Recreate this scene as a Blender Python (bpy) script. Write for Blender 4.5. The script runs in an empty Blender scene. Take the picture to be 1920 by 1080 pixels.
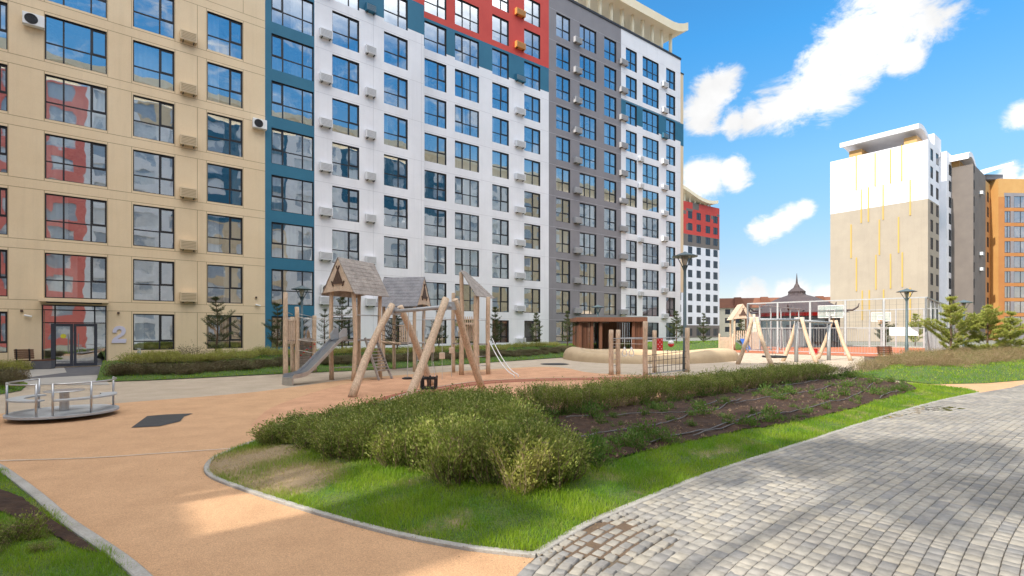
import bpy, math, random
import numpy as np
from mathutils import Vector, Matrix, geometry
R = math.radians
rnd = random.Random(7)
nr = np.random.RandomState(11)
C = bpy.context.scene.collection

# ------------------------------------------------------------------ camera, sky, sun, exposure
F, HZ, H = 950.0, 620.0, 1.9          # focal length in photo pixels, horizon row, eye height
cam = bpy.data.cameras.new('camera'); camo = bpy.data.objects.new('camera', cam); C.objects.link(camo)
camo.location = (0, 0, H); camo.rotation_euler = (R(90), 0, 0)
cam.lens = 36*F/1920; cam.sensor_width = 36; cam.shift_y = (HZ-540)/1920
cam.clip_end = 3000; cam.clip_start = .05
bpy.context.scene.camera = camo
SUN = Vector((-.795, -.607, 0)).normalized(); ELEV = 38
SUN = Vector((SUN.x*math.cos(R(ELEV)), SUN.y*math.cos(R(ELEV)), math.sin(R(ELEV))))
sl = bpy.data.lights.new('sun', 'SUN'); sl.energy = 3.1; sl.angle = R(.53); sl.color = (1, .93, .82)
so = bpy.data.objects.new('sun', sl); C.objects.link(so); so.rotation_euler = SUN.to_track_quat('Z', 'Y').to_euler()
so.location = (-30, -30, 60)
sc = bpy.context.scene
sc.view_settings.view_transform = 'Standard'; sc.view_settings.look = 'None'
sc.view_settings.exposure = .85; sc.view_settings.gamma = 1
w = bpy.data.worlds.new('World'); sc.world = w; w.use_nodes = True
nt = w.node_tree; N = nt.nodes; L = nt.links
bg = N['Background']; bg.inputs['Strength'].default_value = .15
sky = N.new('ShaderNodeTexSky'); sky.sky_type = 'NISHITA'; sky.sun_disc = False
sky.sun_elevation = R(ELEV); sky.sun_rotation = math.atan2(SUN.x, SUN.y)
sky.air_density = 1.0; sky.dust_density = .5; sky.ozone_density = 2.2
def dirn(px, py): return Vector(((px-960)/F, 1, (HZ-py)/F)).normalized()
tc = N.new('ShaderNodeTexCoord')
blobs = [(1690, 0, 150), (1640, 60, 118), (1600, 110, 95), (1540, 160, 88), (1505, 178, 74), (1475, 192, 68), (1445, 205, 62), (1412, 218, 50), (1700, 110, 55),
         (1345, 165, 58), (1320, 215, 60), (1375, 225, 40), (1315, 338, 62), (1375, 328, 42), (1428, 432, 34), (1446, 423, 38), (1466, 413, 40), (1486, 403, 36), (1506, 394, 30),
         (1410, 556, 50), (1480, 556, 52), (1550, 560, 40), (1915, 215, 44), (1890, 325, 30), (1950, 340, 60)]
prev = None
for (bx, by, br) in blobs:
    vd = N.new('ShaderNodeVectorMath'); vd.operation = 'DISTANCE'
    L.new(tc.outputs['Generated'], vd.inputs[0]); d = dirn(bx, by); vd.inputs[1].default_value = d
    rr = br/F*(d.y**1.5)*1.12
    mr = N.new('ShaderNodeMapRange'); L.new(vd.outputs['Value'], mr.inputs[0])
    mr.inputs[1].default_value = 0; mr.inputs[2].default_value = rr; mr.inputs[3].default_value = 1; mr.inputs[4].default_value = 0
    if prev is None: prev = mr.outputs[0]
    else:
        mx = N.new('ShaderNodeMath'); mx.operation = 'MAXIMUM'; L.new(prev, mx.inputs[0]); L.new(mr.outputs[0], mx.inputs[1]); prev = mx.outputs[0]
# open cloud field behind the camera, away from the blobs
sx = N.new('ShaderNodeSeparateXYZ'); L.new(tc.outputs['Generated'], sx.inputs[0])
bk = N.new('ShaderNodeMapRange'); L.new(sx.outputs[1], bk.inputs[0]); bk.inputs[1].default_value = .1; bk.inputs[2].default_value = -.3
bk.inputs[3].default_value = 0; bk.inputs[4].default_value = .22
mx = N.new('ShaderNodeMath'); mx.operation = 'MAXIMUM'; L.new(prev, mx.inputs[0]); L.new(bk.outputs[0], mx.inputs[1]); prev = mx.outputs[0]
bk2 = N.new('ShaderNodeMapRange'); L.new(sx.outputs[2], bk2.inputs[0]); bk2.inputs[1].default_value = .58; bk2.inputs[2].default_value = .8; bk2.inputs[3].default_value = 0; bk2.inputs[4].default_value = .85  # overhead cloud cap added out of view as fill light
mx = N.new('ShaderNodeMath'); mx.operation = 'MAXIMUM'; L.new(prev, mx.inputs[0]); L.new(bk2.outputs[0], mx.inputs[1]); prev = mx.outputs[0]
nz = N.new('ShaderNodeTexNoise'); nz.inputs['Scale'].default_value = 12; nz.inputs['Detail'].default_value = 9; nz.inputs['Roughness'].default_value = .68
nz.inputs['Distortion'].default_value = .35
mp = N.new('ShaderNodeMapping'); mp.inputs['Scale'].default_value = (1, 1, 1.7); mp.inputs['Rotation'].default_value = (0, R(35), 0)
L.new(tc.outputs['Generated'], mp.inputs[0]); L.new(mp.outputs[0], nz.inputs[0])
s1 = N.new('ShaderNodeMath'); s1.operation = 'MULTIPLY_ADD'; L.new(nz.outputs[0], s1.inputs[0]); s1.inputs[1].default_value = 3.4; s1.inputs[2].default_value = -1.95
ad = N.new('ShaderNodeMath'); ad.operation = 'MULTIPLY_ADD'; L.new(prev, ad.inputs[0]); ad.inputs[1].default_value = 2.0; L.new(s1.outputs[0], ad.inputs[2])
ms = N.new('ShaderNodeMapRange'); ms.interpolation_type = 'SMOOTHSTEP'; L.new(ad.outputs[0], ms.inputs[0]); ms.inputs[1].default_value = .10; ms.inputs[2].default_value = 1.05
gate = N.new('ShaderNodeMapRange'); L.new(prev, gate.inputs[0]); gate.inputs[1].default_value = 0; gate.inputs[2].default_value = .12
gm = N.new('ShaderNodeMath'); gm.operation = 'MULTIPLY'; L.new(ms.outputs[0], gm.inputs[0]); L.new(gate.outputs[0], gm.inputs[1])
tint = N.new('ShaderNodeMix'); tint.data_type = 'RGBA'; tint.blend_type = 'MULTIPLY'; tint.inputs[0].default_value = 1
L.new(sky.outputs[0], tint.inputs[6])
ramp = N.new('ShaderNodeValToRGB'); L.new(sx.outputs[2], ramp.inputs[0]); e = ramp.color_ramp.elements
e[0].position = 0; e[0].color = (.50, .46, .50, 1); e[1].position = .7; e[1].color = (.30, .75, 1, 1)
for p_, c_ in ((.11, (.50, .47, .48, 1)), (.28, (.50, .71, .71, 1)), (.47, (.28, .80, 1, 1))): q_ = e.new(p_); q_.color = c_
L.new(ramp.outputs[0], tint.inputs[7])
cm = N.new('ShaderNodeMix'); cm.data_type = 'RGBA'; L.new(gm.outputs[0], cm.inputs[0]); L.new(tint.outputs[2], cm.inputs[6]); 
hi = N.new('ShaderNodeMapRange'); L.new(sx.outputs[2], hi.inputs[0]); hi.inputs[1].default_value = .60; hi.inputs[2].default_value = .78; hi.inputs[3].default_value = 4.0; hi.inputs[4].default_value = 7.0  # clouds brightened overhead, out of view, to lift the ambient light
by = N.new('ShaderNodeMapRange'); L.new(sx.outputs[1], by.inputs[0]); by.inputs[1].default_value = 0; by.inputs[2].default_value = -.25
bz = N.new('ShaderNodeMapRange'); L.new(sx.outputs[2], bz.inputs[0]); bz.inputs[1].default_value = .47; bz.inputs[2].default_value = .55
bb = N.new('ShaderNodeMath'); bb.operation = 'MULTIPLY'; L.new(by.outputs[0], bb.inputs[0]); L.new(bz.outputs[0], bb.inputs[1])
ba = N.new('ShaderNodeMath'); ba.operation = 'MULTIPLY_ADD'; L.new(bb.outputs[0], ba.inputs[0]); ba.inputs[1].default_value = 6.0; L.new(hi.outputs[0], ba.inputs[2])  # unseen bright cloud band added behind the camera to light the facade
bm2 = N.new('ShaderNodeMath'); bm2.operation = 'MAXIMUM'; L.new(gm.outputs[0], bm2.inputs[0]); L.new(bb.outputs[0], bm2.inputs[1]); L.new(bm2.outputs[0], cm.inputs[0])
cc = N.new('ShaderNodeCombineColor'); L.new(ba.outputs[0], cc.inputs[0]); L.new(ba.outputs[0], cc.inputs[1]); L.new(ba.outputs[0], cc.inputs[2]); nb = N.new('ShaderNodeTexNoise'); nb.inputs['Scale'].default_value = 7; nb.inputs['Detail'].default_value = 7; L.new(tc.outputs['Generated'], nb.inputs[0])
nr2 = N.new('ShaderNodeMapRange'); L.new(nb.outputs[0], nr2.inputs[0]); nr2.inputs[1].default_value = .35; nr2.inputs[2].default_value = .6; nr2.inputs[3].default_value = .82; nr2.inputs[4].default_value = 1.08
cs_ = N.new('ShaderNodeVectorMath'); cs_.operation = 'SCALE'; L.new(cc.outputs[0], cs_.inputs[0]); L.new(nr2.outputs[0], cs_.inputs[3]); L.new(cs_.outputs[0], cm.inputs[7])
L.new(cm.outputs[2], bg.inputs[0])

# ------------------------------------------------------------------ helpers
def G(px, py, z=0.0):
    Y = (H-z)*F/(py-HZ); return Vector(((px-960)/F*Y, Y, z))
def AT(px, Y, z=0.0): return Vector(((px-960)/F*Y, Y, z))
def ZY(py, Y): return H+(HZ-py)/F*Y
WM = {}
def thing(name, label, cat, loc=(0, 0, 0), rot=0.0, group=None):
    o = bpy.data.objects.new(name, None); C.objects.link(o); o.location = loc; o.rotation_euler = (0, 0, rot)
    o.empty_display_size = .2; o['label'] = label; o['category'] = cat
    if group: o['group'] = group
    WM[o.name] = Matrix.Translation(Vector(loc)) @ Matrix.Rotation(rot, 4, 'Z')
    return o
def tag(o, label, cat, group=None, kind=None):
    o['label'] = label; o['category'] = cat
    if group: o['group'] = group
    if kind: o['kind'] = kind
    return o
def wm(o):
    while o is not None:
        if o.name in WM: return WM[o.name]
        o = o.parent
    return Matrix.Identity(4)
class MB:
    def __init__(s): s.v = []; s.f = []; s.m = []
    def add(s, vs, fs, mi=0):
        b = len(s.v); s.v += [tuple(v) for v in vs]; s.f += [tuple(b+i for i in f) for f in fs]; s.m += [mi]*len(fs)
    def box(s, x0, x1, y0, y1, z0, z1, mi=0):
        s.add([(x0,y0,z0),(x1,y0,z0),(x1,y1,z0),(x0,y1,z0),(x0,y0,z1),(x1,y0,z1),(x1,y1,z1),(x0,y1,z1)],
              [(0,3,2,1),(4,5,6,7),(0,1,5,4),(1,2,6,5),(2,3,7,6),(3,0,4,7)], mi)
    def bar(s, p, q, w, h=None, mi=0, up=(0,0,1)):
        p = Vector(p); q = Vector(q); h = w if h is None else h
        d = (q-p).normalized(); u = Vector(up)
        if abs(d.dot(u)) > .98: u = Vector((0,1,0)) if abs(d.y) < .9 else Vector((1,0,0))
        a = d.cross(u).normalized()*w/2; b = a.cross(d).normalized()*h/2
        vs = [p-a-b, p+a-b, p+a+b, p-a+b, q-a-b, q+a-b, q+a+b, q-a+b]
        s.add(vs, [(0,3,2,1),(4,5,6,7),(0,1,5,4),(1,2,6,5),(2,3,7,6),(3,0,4,7)], mi)
    def tube(s, pts, r, n=8, mi=0, cap=True):
        pts = [Vector(p) for p in pts]; k = len(pts); rs = [r]*k if isinstance(r, (int, float)) else list(r)
        b = len(s.v); prevu = None
        for i, p in enumerate(pts):
            d = (pts[min(i+1, k-1)]-pts[max(i-1, 0)]).normalized()
            if prevu is None:
                u = d.cross(Vector((0,0,1)))
                if u.length < .05: u = d.cross(Vector((0,1,0)))
            else: u = prevu-d*prevu.dot(d)
            u.normalize(); prevu = u; v = d.cross(u)
            for j in range(n):
                a = 2*math.pi*j/n; s.v.append(tuple(p+(u*math.cos(a)+v*math.sin(a))*rs[i]))
        for i in range(k-1):
            for j in range(n):
                a = b+i*n+j; c = b+i*n+(j+1) % n
                s.f.append((a, c, c+n, a+n)); s.m.append(mi)
        if cap:
            s.f.append(tuple(b+j for j in range(n-1, -1, -1))); s.m.append(mi)
            s.f.append(tuple(b+(k-1)*n+j for j in range(n))); s.m.append(mi)
    def lathe(s, c, prof, n=16, mi=0):
        c = Vector(c); b = len(s.v); k = len(prof)
        for (r, z) in prof:
            for j in range(n):
                a = 2*math.pi*(j+.5)/n; s.v.append((c.x+r*math.cos(a), c.y+r*math.sin(a), c.z+z))
        for i in range(k-1):
            for j in range(n):
                a = b+i*n+j; d = b+i*n+(j+1) % n
                s.f.append((a, d, d+n, a+n)); s.m.append(mi)
        s.f.append(tuple(b+j for j in range(n-1, -1, -1))); s.m.append(mi)
        s.f.append(tuple(b+(k-1)*n+j for j in range(n))); s.m.append(mi)
    def prism(s, poly, vec, mi=0):
        poly = [Vector(p) for p in poly]; vec = Vector(vec); n = len(poly); b = len(s.v)
        s.v += [tuple(p) for p in poly]+[tuple(p+vec) for p in poly]
        tri = geometry.tessellate_polygon([poly])
        for t in tri: s.f.append(tuple(b+i for i in t)); s.m.append(mi)
        for t in tri: s.f.append(tuple(b+n+i for i in reversed(t))); s.m.append(mi)
        for i in range(n): s.f.append((b+i, b+(i+1) % n, b+n+(i+1) % n, b+n+i)); s.m.append(mi)
    def build(s, name, mats, parent=None, smooth=False, local=False, bevel=0, fixn=False):
        me = bpy.data.meshes.new(name); vs = s.v
        if parent is not None and not local:
            Mi = wm(parent).inverted(); vs = [tuple(Mi @ Vector(v)) for v in vs]
        me.from_pydata(vs, [], s.f)
        if not isinstance(mats, (list, tuple)): mats = [mats]
        for m in mats: me.materials.append(m)
        if len(mats) > 1: me.polygons.foreach_set('material_index', s.m)
        if smooth: me.polygons.foreach_set('use_smooth', [True]*len(s.f))
        if fixn:
            import bmesh
            bm = bmesh.new(); bm.from_mesh(me); bmesh.ops.recalc_face_normals(bm, faces=bm.faces); bm.to_mesh(me); bm.free()
        me.update(); o = bpy.data.objects.new(name, me); C.objects.link(o)
        if parent is not None: o.parent = parent
        if bevel:
            b = o.modifiers.new('bevel', 'BEVEL'); b.width = bevel; b.segments = 2; b.limit_method = 'ANGLE'; b.angle_limit = R(35)
        return o
def fastmesh(name, V, Fq, mats, parent=None, mi=None, nside=None, smooth=False, col=None):
    """V (n,3) float array, Fq (m,k) int array."""
    me = bpy.data.meshes.new(name); m, k = Fq.shape
    me.vertices.add(len(V)); me.vertices.foreach_set('co', np.ascontiguousarray(V, dtype=np.float32).ravel())
    me.loops.add(m*k); me.loops.foreach_set('vertex_index', Fq.astype(np.int32).ravel())
    me.polygons.add(m); me.polygons.foreach_set('loop_start', np.arange(0, m*k, k, dtype=np.int32))
    if not isinstance(mats, (list, tuple)): mats = [mats]
    for q in mats: me.materials.append(q)
    if mi is not None: me.polygons.foreach_set('material_index', np.asarray(mi, dtype=np.int32))
    me.update(calc_edges=True); me.validate()
    if col is not None:
        a = me.attributes.new('tone', 'FLOAT', 'POINT'); a.data.foreach_set('value', np.asarray(col, dtype=np.float32))
    if smooth: me.polygons.foreach_set('use_smooth', [True]*m)
    o = bpy.data.objects.new(name, me); C.objects.link(o)
    if parent is not None: o.parent = parent
    return o
def dup(root, loc, rot=0.0, scale=1.0, label=None, group=None):
    r = root.copy(); C.objects.link(r); r.location = loc; r.rotation_euler = (0, 0, rot); r.scale = (scale,)*3 if isinstance(scale, (int, float)) else scale
    if label: r['label'] = label
    if group: r['group'] = group
    for ch in list(root.children):
        c = ch.copy(); C.objects.link(c); c.parent = r
        for g in list(ch.children):
            d = g.copy(); C.objects.link(d); d.parent = c
    return r
# ------------------------------------------------------------------ materials
def mat(name, c, c2=None, scale=3.0, rough=.8, bump=0.0, bscale=None, metal=0.0, detail=5, spec=.4, lo=.35, hi=.65, coord='pos', stretch=None, fine=None, streak=0):
    m = bpy.data.materials.new(name); m.use_nodes = True; t = m.node_tree; n = t.nodes; l = t.links
    b = n['Principled BSDF']; b.inputs['Roughness'].default_value = rough; b.inputs['Metallic'].default_value = metal
    b.inputs['Specular IOR Level'].default_value = spec
    b.inputs['Base Color'].default_value = (*c, 1)
    if coord == 'pos': g = n.new('ShaderNodeNewGeometry'); co = g.outputs['Position']
    else: g = n.new('ShaderNodeTexCoord'); co = g.outputs['Object']
    if stretch:
        q = n.new('ShaderNodeMapping'); q.inputs['Scale'].default_value = stretch; l.new(co, q.inputs[0]); co = q.outputs[0]
    if c2 is not None:
        z = n.new('ShaderNodeTexNoise'); z.inputs['Scale'].default_value = scale; z.inputs['Detail'].default_value = detail; z.inputs['Roughness'].default_value = .65
        l.new(co, z.inputs[0])
        r = n.new('ShaderNodeMapRange'); l.new(z.outputs[0], r.inputs[0]); r.inputs[1].default_value = lo; r.inputs[2].default_value = hi
        x = n.new('ShaderNodeMix'); x.data_type = 'RGBA'; l.new(r.outputs[0], x.inputs[0]); x.inputs[6].default_value = (*c, 1); x.inputs[7].default_value = (*c2, 1)
        out = x.outputs[2]
        if fine:
            z2 = n.new('ShaderNodeTexNoise'); z2.inputs['Scale'].default_value = fine[0]; z2.inputs['Detail'].default_value = 3; l.new(co, z2.inputs[0])
            r2 = n.new('ShaderNodeMapRange'); l.new(z2.outputs[0], r2.inputs[0]); r2.inputs[1].default_value = .3; r2.inputs[2].default_value = .7
            r2.inputs[3].default_value = 1-fine[1]; r2.inputs[4].default_value = 1+fine[1]
            x2 = n.new('ShaderNodeVectorMath'); x2.operation = 'SCALE'; l.new(out, x2.inputs[0]); l.new(r2.outputs[0], x2.inputs[3]); out = x2.outputs[0]
        if streak:
            qm = n.new('ShaderNodeMapping'); qm.inputs['Scale'].default_value = (1.6, 1.6, .07); l.new(co, qm.inputs[0])
            z4 = n.new('ShaderNodeTexNoise'); z4.inputs['Scale'].default_value = 1.5; z4.inputs['Detail'].default_value = 8; z4.inputs['Roughness'].default_value = .7; l.new(qm.outputs[0], z4.inputs[0])
            r4 = n.new('ShaderNodeMapRange'); l.new(z4.outputs[0], r4.inputs[0]); r4.inputs[1].default_value = .5; r4.inputs[2].default_value = .75; r4.inputs[3].default_value = 1; r4.inputs[4].default_value = 1-streak
            x4 = n.new('ShaderNodeVectorMath'); x4.operation = 'SCALE'; l.new(out, x4.inputs[0]); l.new(r4.outputs[0], x4.inputs[3]); out = x4.outputs[0]
        l.new(out, b.inputs['Base Color'])
    if bump:
        z = n.new('ShaderNodeTexNoise'); z.inputs['Scale'].default_value = bscale or scale*4; z.inputs['Detail'].default_value = 6; l.new(co, z.inputs[0])
        u = n.new('ShaderNodeBump'); u.inputs['Strength'].default_value = bump; u.inputs['Distance'].default_value = .02
        l.new(z.outputs[0], u.inputs['Height']); l.new(u.outputs[0], b.inputs['Normal'])
    return m
def leafmat(name, c, c2, c3, scale=2.0, trans=.35):
    m = bpy.data.materials.new(name); m.use_nodes = True; t = m.node_tree; n = t.nodes; l = t.links
    n.remove(n['Principled BSDF']); out = n['Material Output']
    g = n.new('ShaderNodeNewGeometry'); z = n.new('ShaderNodeTexNoise'); z.inputs['Scale'].default_value = scale; z.inputs['Detail'].default_value = 4; l.new(g.outputs['Position'], z.inputs[0])
    r = n.new('ShaderNodeMapRange'); l.new(z.outputs[0], r.inputs[0]); r.inputs[1].default_value = .35; r.inputs[2].default_value = .65
    x = n.new('ShaderNodeMix'); x.data_type = 'RGBA'; l.new(r.outputs[0], x.inputs[0]); x.inputs[6].default_value = (*c, 1); x.inputs[7].default_value = (*c2, 1)
    rp = n.new('ShaderNodeMapRange'); l.new(g.outputs['Random Per Island'], rp.inputs[0]); rp.inputs[1].default_value = .55; rp.inputs[2].default_value = 1
    x2 = n.new('ShaderNodeMix'); x2.data_type = 'RGBA'; l.new(rp.outputs[0], x2.inputs[0]); l.new(x.outputs[2], x2.inputs[6]); x2.inputs[7].default_value = (*c3, 1)
    d = n.new('ShaderNodeBsdfPrincipled'); d.inputs['Roughness'].default_value = .5; d.inputs['Specular IOR Level'].default_value = .35; l.new(x2.outputs[2], d.inputs['Base Color'])
    tr = n.new('ShaderNodeBsdfTranslucent'); l.new(x2.outputs[2], tr.inputs[0])
    mx = n.new('ShaderNodeMixShader'); mx.inputs[0].default_value = trans; l.new(d.outputs[0], mx.inputs[1]); l.new(tr.outputs[0], mx.inputs[2]); l.new(mx.outputs[0], out.inputs[0])
    return m
M = {}
M['tan'] = mat('tan_panel', (.72,.555,.36), (.77,.61,.41), .35, .75, fine=(30, .04), streak=.08)
M['white'] = mat('white_panel', (.74,.73,.76), (.82,.81,.84), .35, .7, fine=(30, .02), streak=.08)
M['teal'] = mat('teal_panel', (.022,.135,.225), (.028,.155,.25), .6, .6, fine=(30, .04))
M['red'] = mat('red_panel', (.55,.055,.04), (.60,.07,.05), .6, .6, fine=(30, .04))
M['grey'] = mat('grey_panel', (.225,.21,.225), (.25,.235,.25), .6, .7, fine=(30, .04), streak=.08)
M['taupe'] = mat('taupe_panel', (.36,.30,.235), (.40,.335,.26), .3, .8, fine=(12, .04), streak=.08)
M['brown'] = mat('grey_brown_panel', (.16,.135,.12), (.19,.16,.14), .4, .8)
M['orange'] = mat('orange_panel', (.42,.17,.05), (.46,.20,.06), .4, .6)
M['orange2'] = mat('ochre_panel', (.50,.27,.09), (.54,.31,.11), .4, .6)
M['yellow'] = mat('yellow_strip', (.55,.36,.08), rough=.5)
M['seam'] = mat('panel_joint', (.30,.22,.13), rough=.9)
M['seamw'] = mat('white_panel_joint', (.52,.51,.54), rough=.9)
M['dark'] = mat('dark_frame', (.022,.022,.026), rough=.45)
M['room'] = mat('shaded_plaster', (.48,.44,.38), (.07,.065,.06), .45, .9, lo=.45, hi=.55)  # near-black tones put room shade into the wall colour
M['curtain'] = mat('curtain_cloth', (.78,.76,.72), (.60,.61,.61), 1.1, .9)
M['gapshade_tan'] = mat('tan_shadow_gap', (.42,.33,.21), rough=.8); M['gapshade_grey'] = mat('grey_shadow_gap', (.42,.42,.43), rough=.8)  # darker tones stand in for shade between the louvre slats
M['ac_tan'] = mat('tan_louvre', (.68,.54,.36), rough=.6)
M['ac_white'] = mat('white_louvre', (.74,.74,.76), rough=.5)
M['ac_orange'] = mat('orange_louvre', (.65,.27,.06), rough=.5)
M['ac_grey'] = mat('grey_louvre', (.40,.39,.40), rough=.5)
M['black'] = mat('black_plastic', (.015,.015,.016), rough=.5)
M['steel'] = mat('brushed_steel', (.55,.55,.55), (.45,.45,.46), 8, .35, metal=.85)
M['slide'] = mat('slide_steel', (.30,.32,.36), (.24,.26,.29), 3, .32, metal=.9)
M['galv'] = mat('galvanised_paint', (.44,.455,.47), (.36,.375,.39), 6, .6, metal=.15)
M['lamp'] = mat('lamp_paint', (.075,.11,.125), (.10,.14,.15), 5, .5, metal=.2)
M['log'] = mat('robinia_log', (.66,.50,.36), (.50,.37,.26), 5, .8, bump=.8, bscale=9, coord='obj', stretch=(3, 3, .35), fine=(22, .28), detail=8)
M['logd'] = mat('weathered_plank', (.38,.335,.30), (.24,.21,.19), 3, .85, bump=.4, bscale=22, fine=(30, .2))
M['gable'] = mat('pale_plank', (.66,.52,.40), (.54,.42,.31), 4, .8, bump=.3, fine=(30, .12))
M['darkwood'] = mat('dark_cutout_wood', (.075,.045,.035), (.11,.07,.05), 9, .7)
M['pav'] = mat('stained_timber', (.16,.065,.035), (.11,.045,.026), 4, .6, stretch=(6, 6, .7), fine=(30, .2))
M['sand'] = mat('sand_coloured_rubber', (.50,.38,.245), (.44,.33,.21), 1.5, .9, bump=.4, bscale=50, fine=(60, .08))
M['rope'] = mat('dark_rope', (.06,.055,.06), rough=.9)
M['ropel'] = mat('pale_rope', (.55,.52,.48), rough=.8)
M['redp'] = mat('red_play_plastic', (.60,.03,.03), rough=.4)
M['whitep'] = mat('white_plastic', (.75,.75,.75), rough=.4)
M['blue'] = mat('blue_plastic', (.03,.11,.40), rough=.4)
M['bark'] = mat('pine_bark', (.14,.085,.05), (.09,.06,.04), 12, .9, bump=.6)
M['twig'] = mat('shrub_twig', (.20,.135,.085), (.12,.08,.05), 6, .9)
M['twigp'] = mat('pale_twig', (.40,.29,.19), (.26,.18,.11), 6, .9)
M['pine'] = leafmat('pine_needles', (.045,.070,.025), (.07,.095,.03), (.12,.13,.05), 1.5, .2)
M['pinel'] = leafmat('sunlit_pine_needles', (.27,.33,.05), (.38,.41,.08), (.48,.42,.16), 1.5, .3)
M['hedge'] = leafmat('hedge_leaves', (.11,.17,.025), (.25,.30,.05), (.46,.47,.15), 2.6, .4)
M['hedgey'] = leafmat('yellow_green_leaves', (.27,.30,.05), (.38,.38,.09), (.50,.46,.16), 3, .4)
M['hedgeb'] = leafmat('brownish_leaves', (.10,.095,.045), (.15,.11,.06), (.20,.19,.08), 1.0, .25)
M['juni'] = leafmat('juniper_needles', (.17,.18,.06), (.26,.18,.09), (.34,.25,.12), 1.1, .25)
M['herb'] = leafmat('herb_leaves', (.06,.14,.02), (.11,.19,.03), (.16,.23,.05), 4, .4)
M['soil'] = mat('dark_soil', (.024,.011,.006), (.055,.028,.015), 5, .95, bump=1.0, bscale=22, fine=(60, .45))
M['hose'] = mat('drip_hose', (.16,.15,.15), (.08,.08,.08), 5, .45)
M['kerb'] = mat('concrete_kerb', (.36,.345,.32), (.28,.265,.24), 3, .9, bump=.3, bscale=40, fine=(60, .15))
M['rub'] = mat('orange_rubber', (.66,.40,.225), (.50,.295,.16), 1.6, .9, bump=.8, bscale=160, fine=(110, .24), lo=.25, hi=.8, detail=9)
M['rub2'] = mat('pink_rubber', (.66,.37,.22), (.52,.28,.16), 1.4, .9, bump=.8, bscale=160, fine=(110, .22), detail=9)
M['beige'] = mat('beige_rubber', (.52,.43,.33), (.43,.35,.265), 1.2, .9, bump=.8, bscale=160, fine=(110, .20), detail=9)
M['brick'] = mat('brick_red_rubber', (.30,.10,.06), (.34,.12,.07), 1, .9, bump=.5, bscale=160, fine=(110, .15))
M['court'] = mat('court_rubber', (.42,.13,.06), (.46,.15,.07), 1, .9)
M['patch'] = mat('charcoal_rubber', (.045,.045,.048), (.06,.06,.06), 4, .9, bump=.5, bscale=90)
M['conc'] = mat('concrete_slabs', (.40,.38,.35), (.34,.32,.30), 1, .85, bump=.2)
M['asph'] = mat('dark_paving', (.10,.10,.115), (.13,.13,.14), 2, .85, bump=.2)
M['far'] = mat('far_ground', (.20,.19,.17), (.16,.17,.12), .08, .95)
M['low'] = mat('cream_render', (.80,.72,.56), (.74,.66,.50), .2, .9)
M['roofb'] = mat('brown_metal_roof', (.22,.085,.045), (.17,.065,.038), .4, .7)
M['pag'] = mat('dark_roof_tiles', (.055,.04,.045), (.08,.06,.06), 1, .6)
M['paggr'] = mat('dark_green_boards', (.06,.085,.10), (.08,.11,.12), 1, .7)
M['canopy'] = mat('cream_canopy', (.80,.68,.48), (.84,.73,.54), .5, .7)
M['glassd'] = mat('dark_glass', (.03,.035,.045), rough=.12, spec=.8)
M['lens'] = mat('lamp_lens', (.55,.52,.45), rough=.3)
def glass():
    m = bpy.data.materials.new('window_glass'); m.use_nodes = True; t = m.node_tree; n = t.nodes; l = t.links
    n.remove(n['Principled BSDF']); out = n['Material Output']
    g = n.new('ShaderNodeNewGeometry'); z = n.new('ShaderNodeTexNoise'); z.inputs['Scale'].default_value = .75; z.inputs['Detail'].default_value = 1.5; l.new(g.outputs['Position'], z.inputs[0])
    u = n.new('ShaderNodeBump'); u.inputs['Strength'].default_value = .10; u.inputs['Distance'].default_value = .07; l.new(z.outputs[0], u.inputs['Height'])
    gl = n.new('ShaderNodeBsdfGlossy'); gl.inputs['Roughness'].default_value = .012; gl.inputs['Color'].default_value = (.93, .97, 1, 1); l.new(u.outputs[0], gl.inputs['Normal'])
    tr = n.new('ShaderNodeBsdfTransparent'); tr.inputs[0].default_value = (.80, .84, .84, 1)
    mx = n.new('ShaderNodeMixShader'); mx.inputs[0].default_value = .58; l.new(tr.outputs[0], mx.inputs[1]); l.new(gl.outputs[0], mx.inputs[2]); l.new(mx.outputs[0], out.inputs[0])
    return m
M['glass'] = glass()
M['glassm'] = mat('reflection_tinted_glass', (.42,.48,.54), (.80,.80,.78), .25, .08, spec=1.0, lo=.48, hi=.52)  # sky reflection put into the base colour as pale and bluish patches
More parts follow.
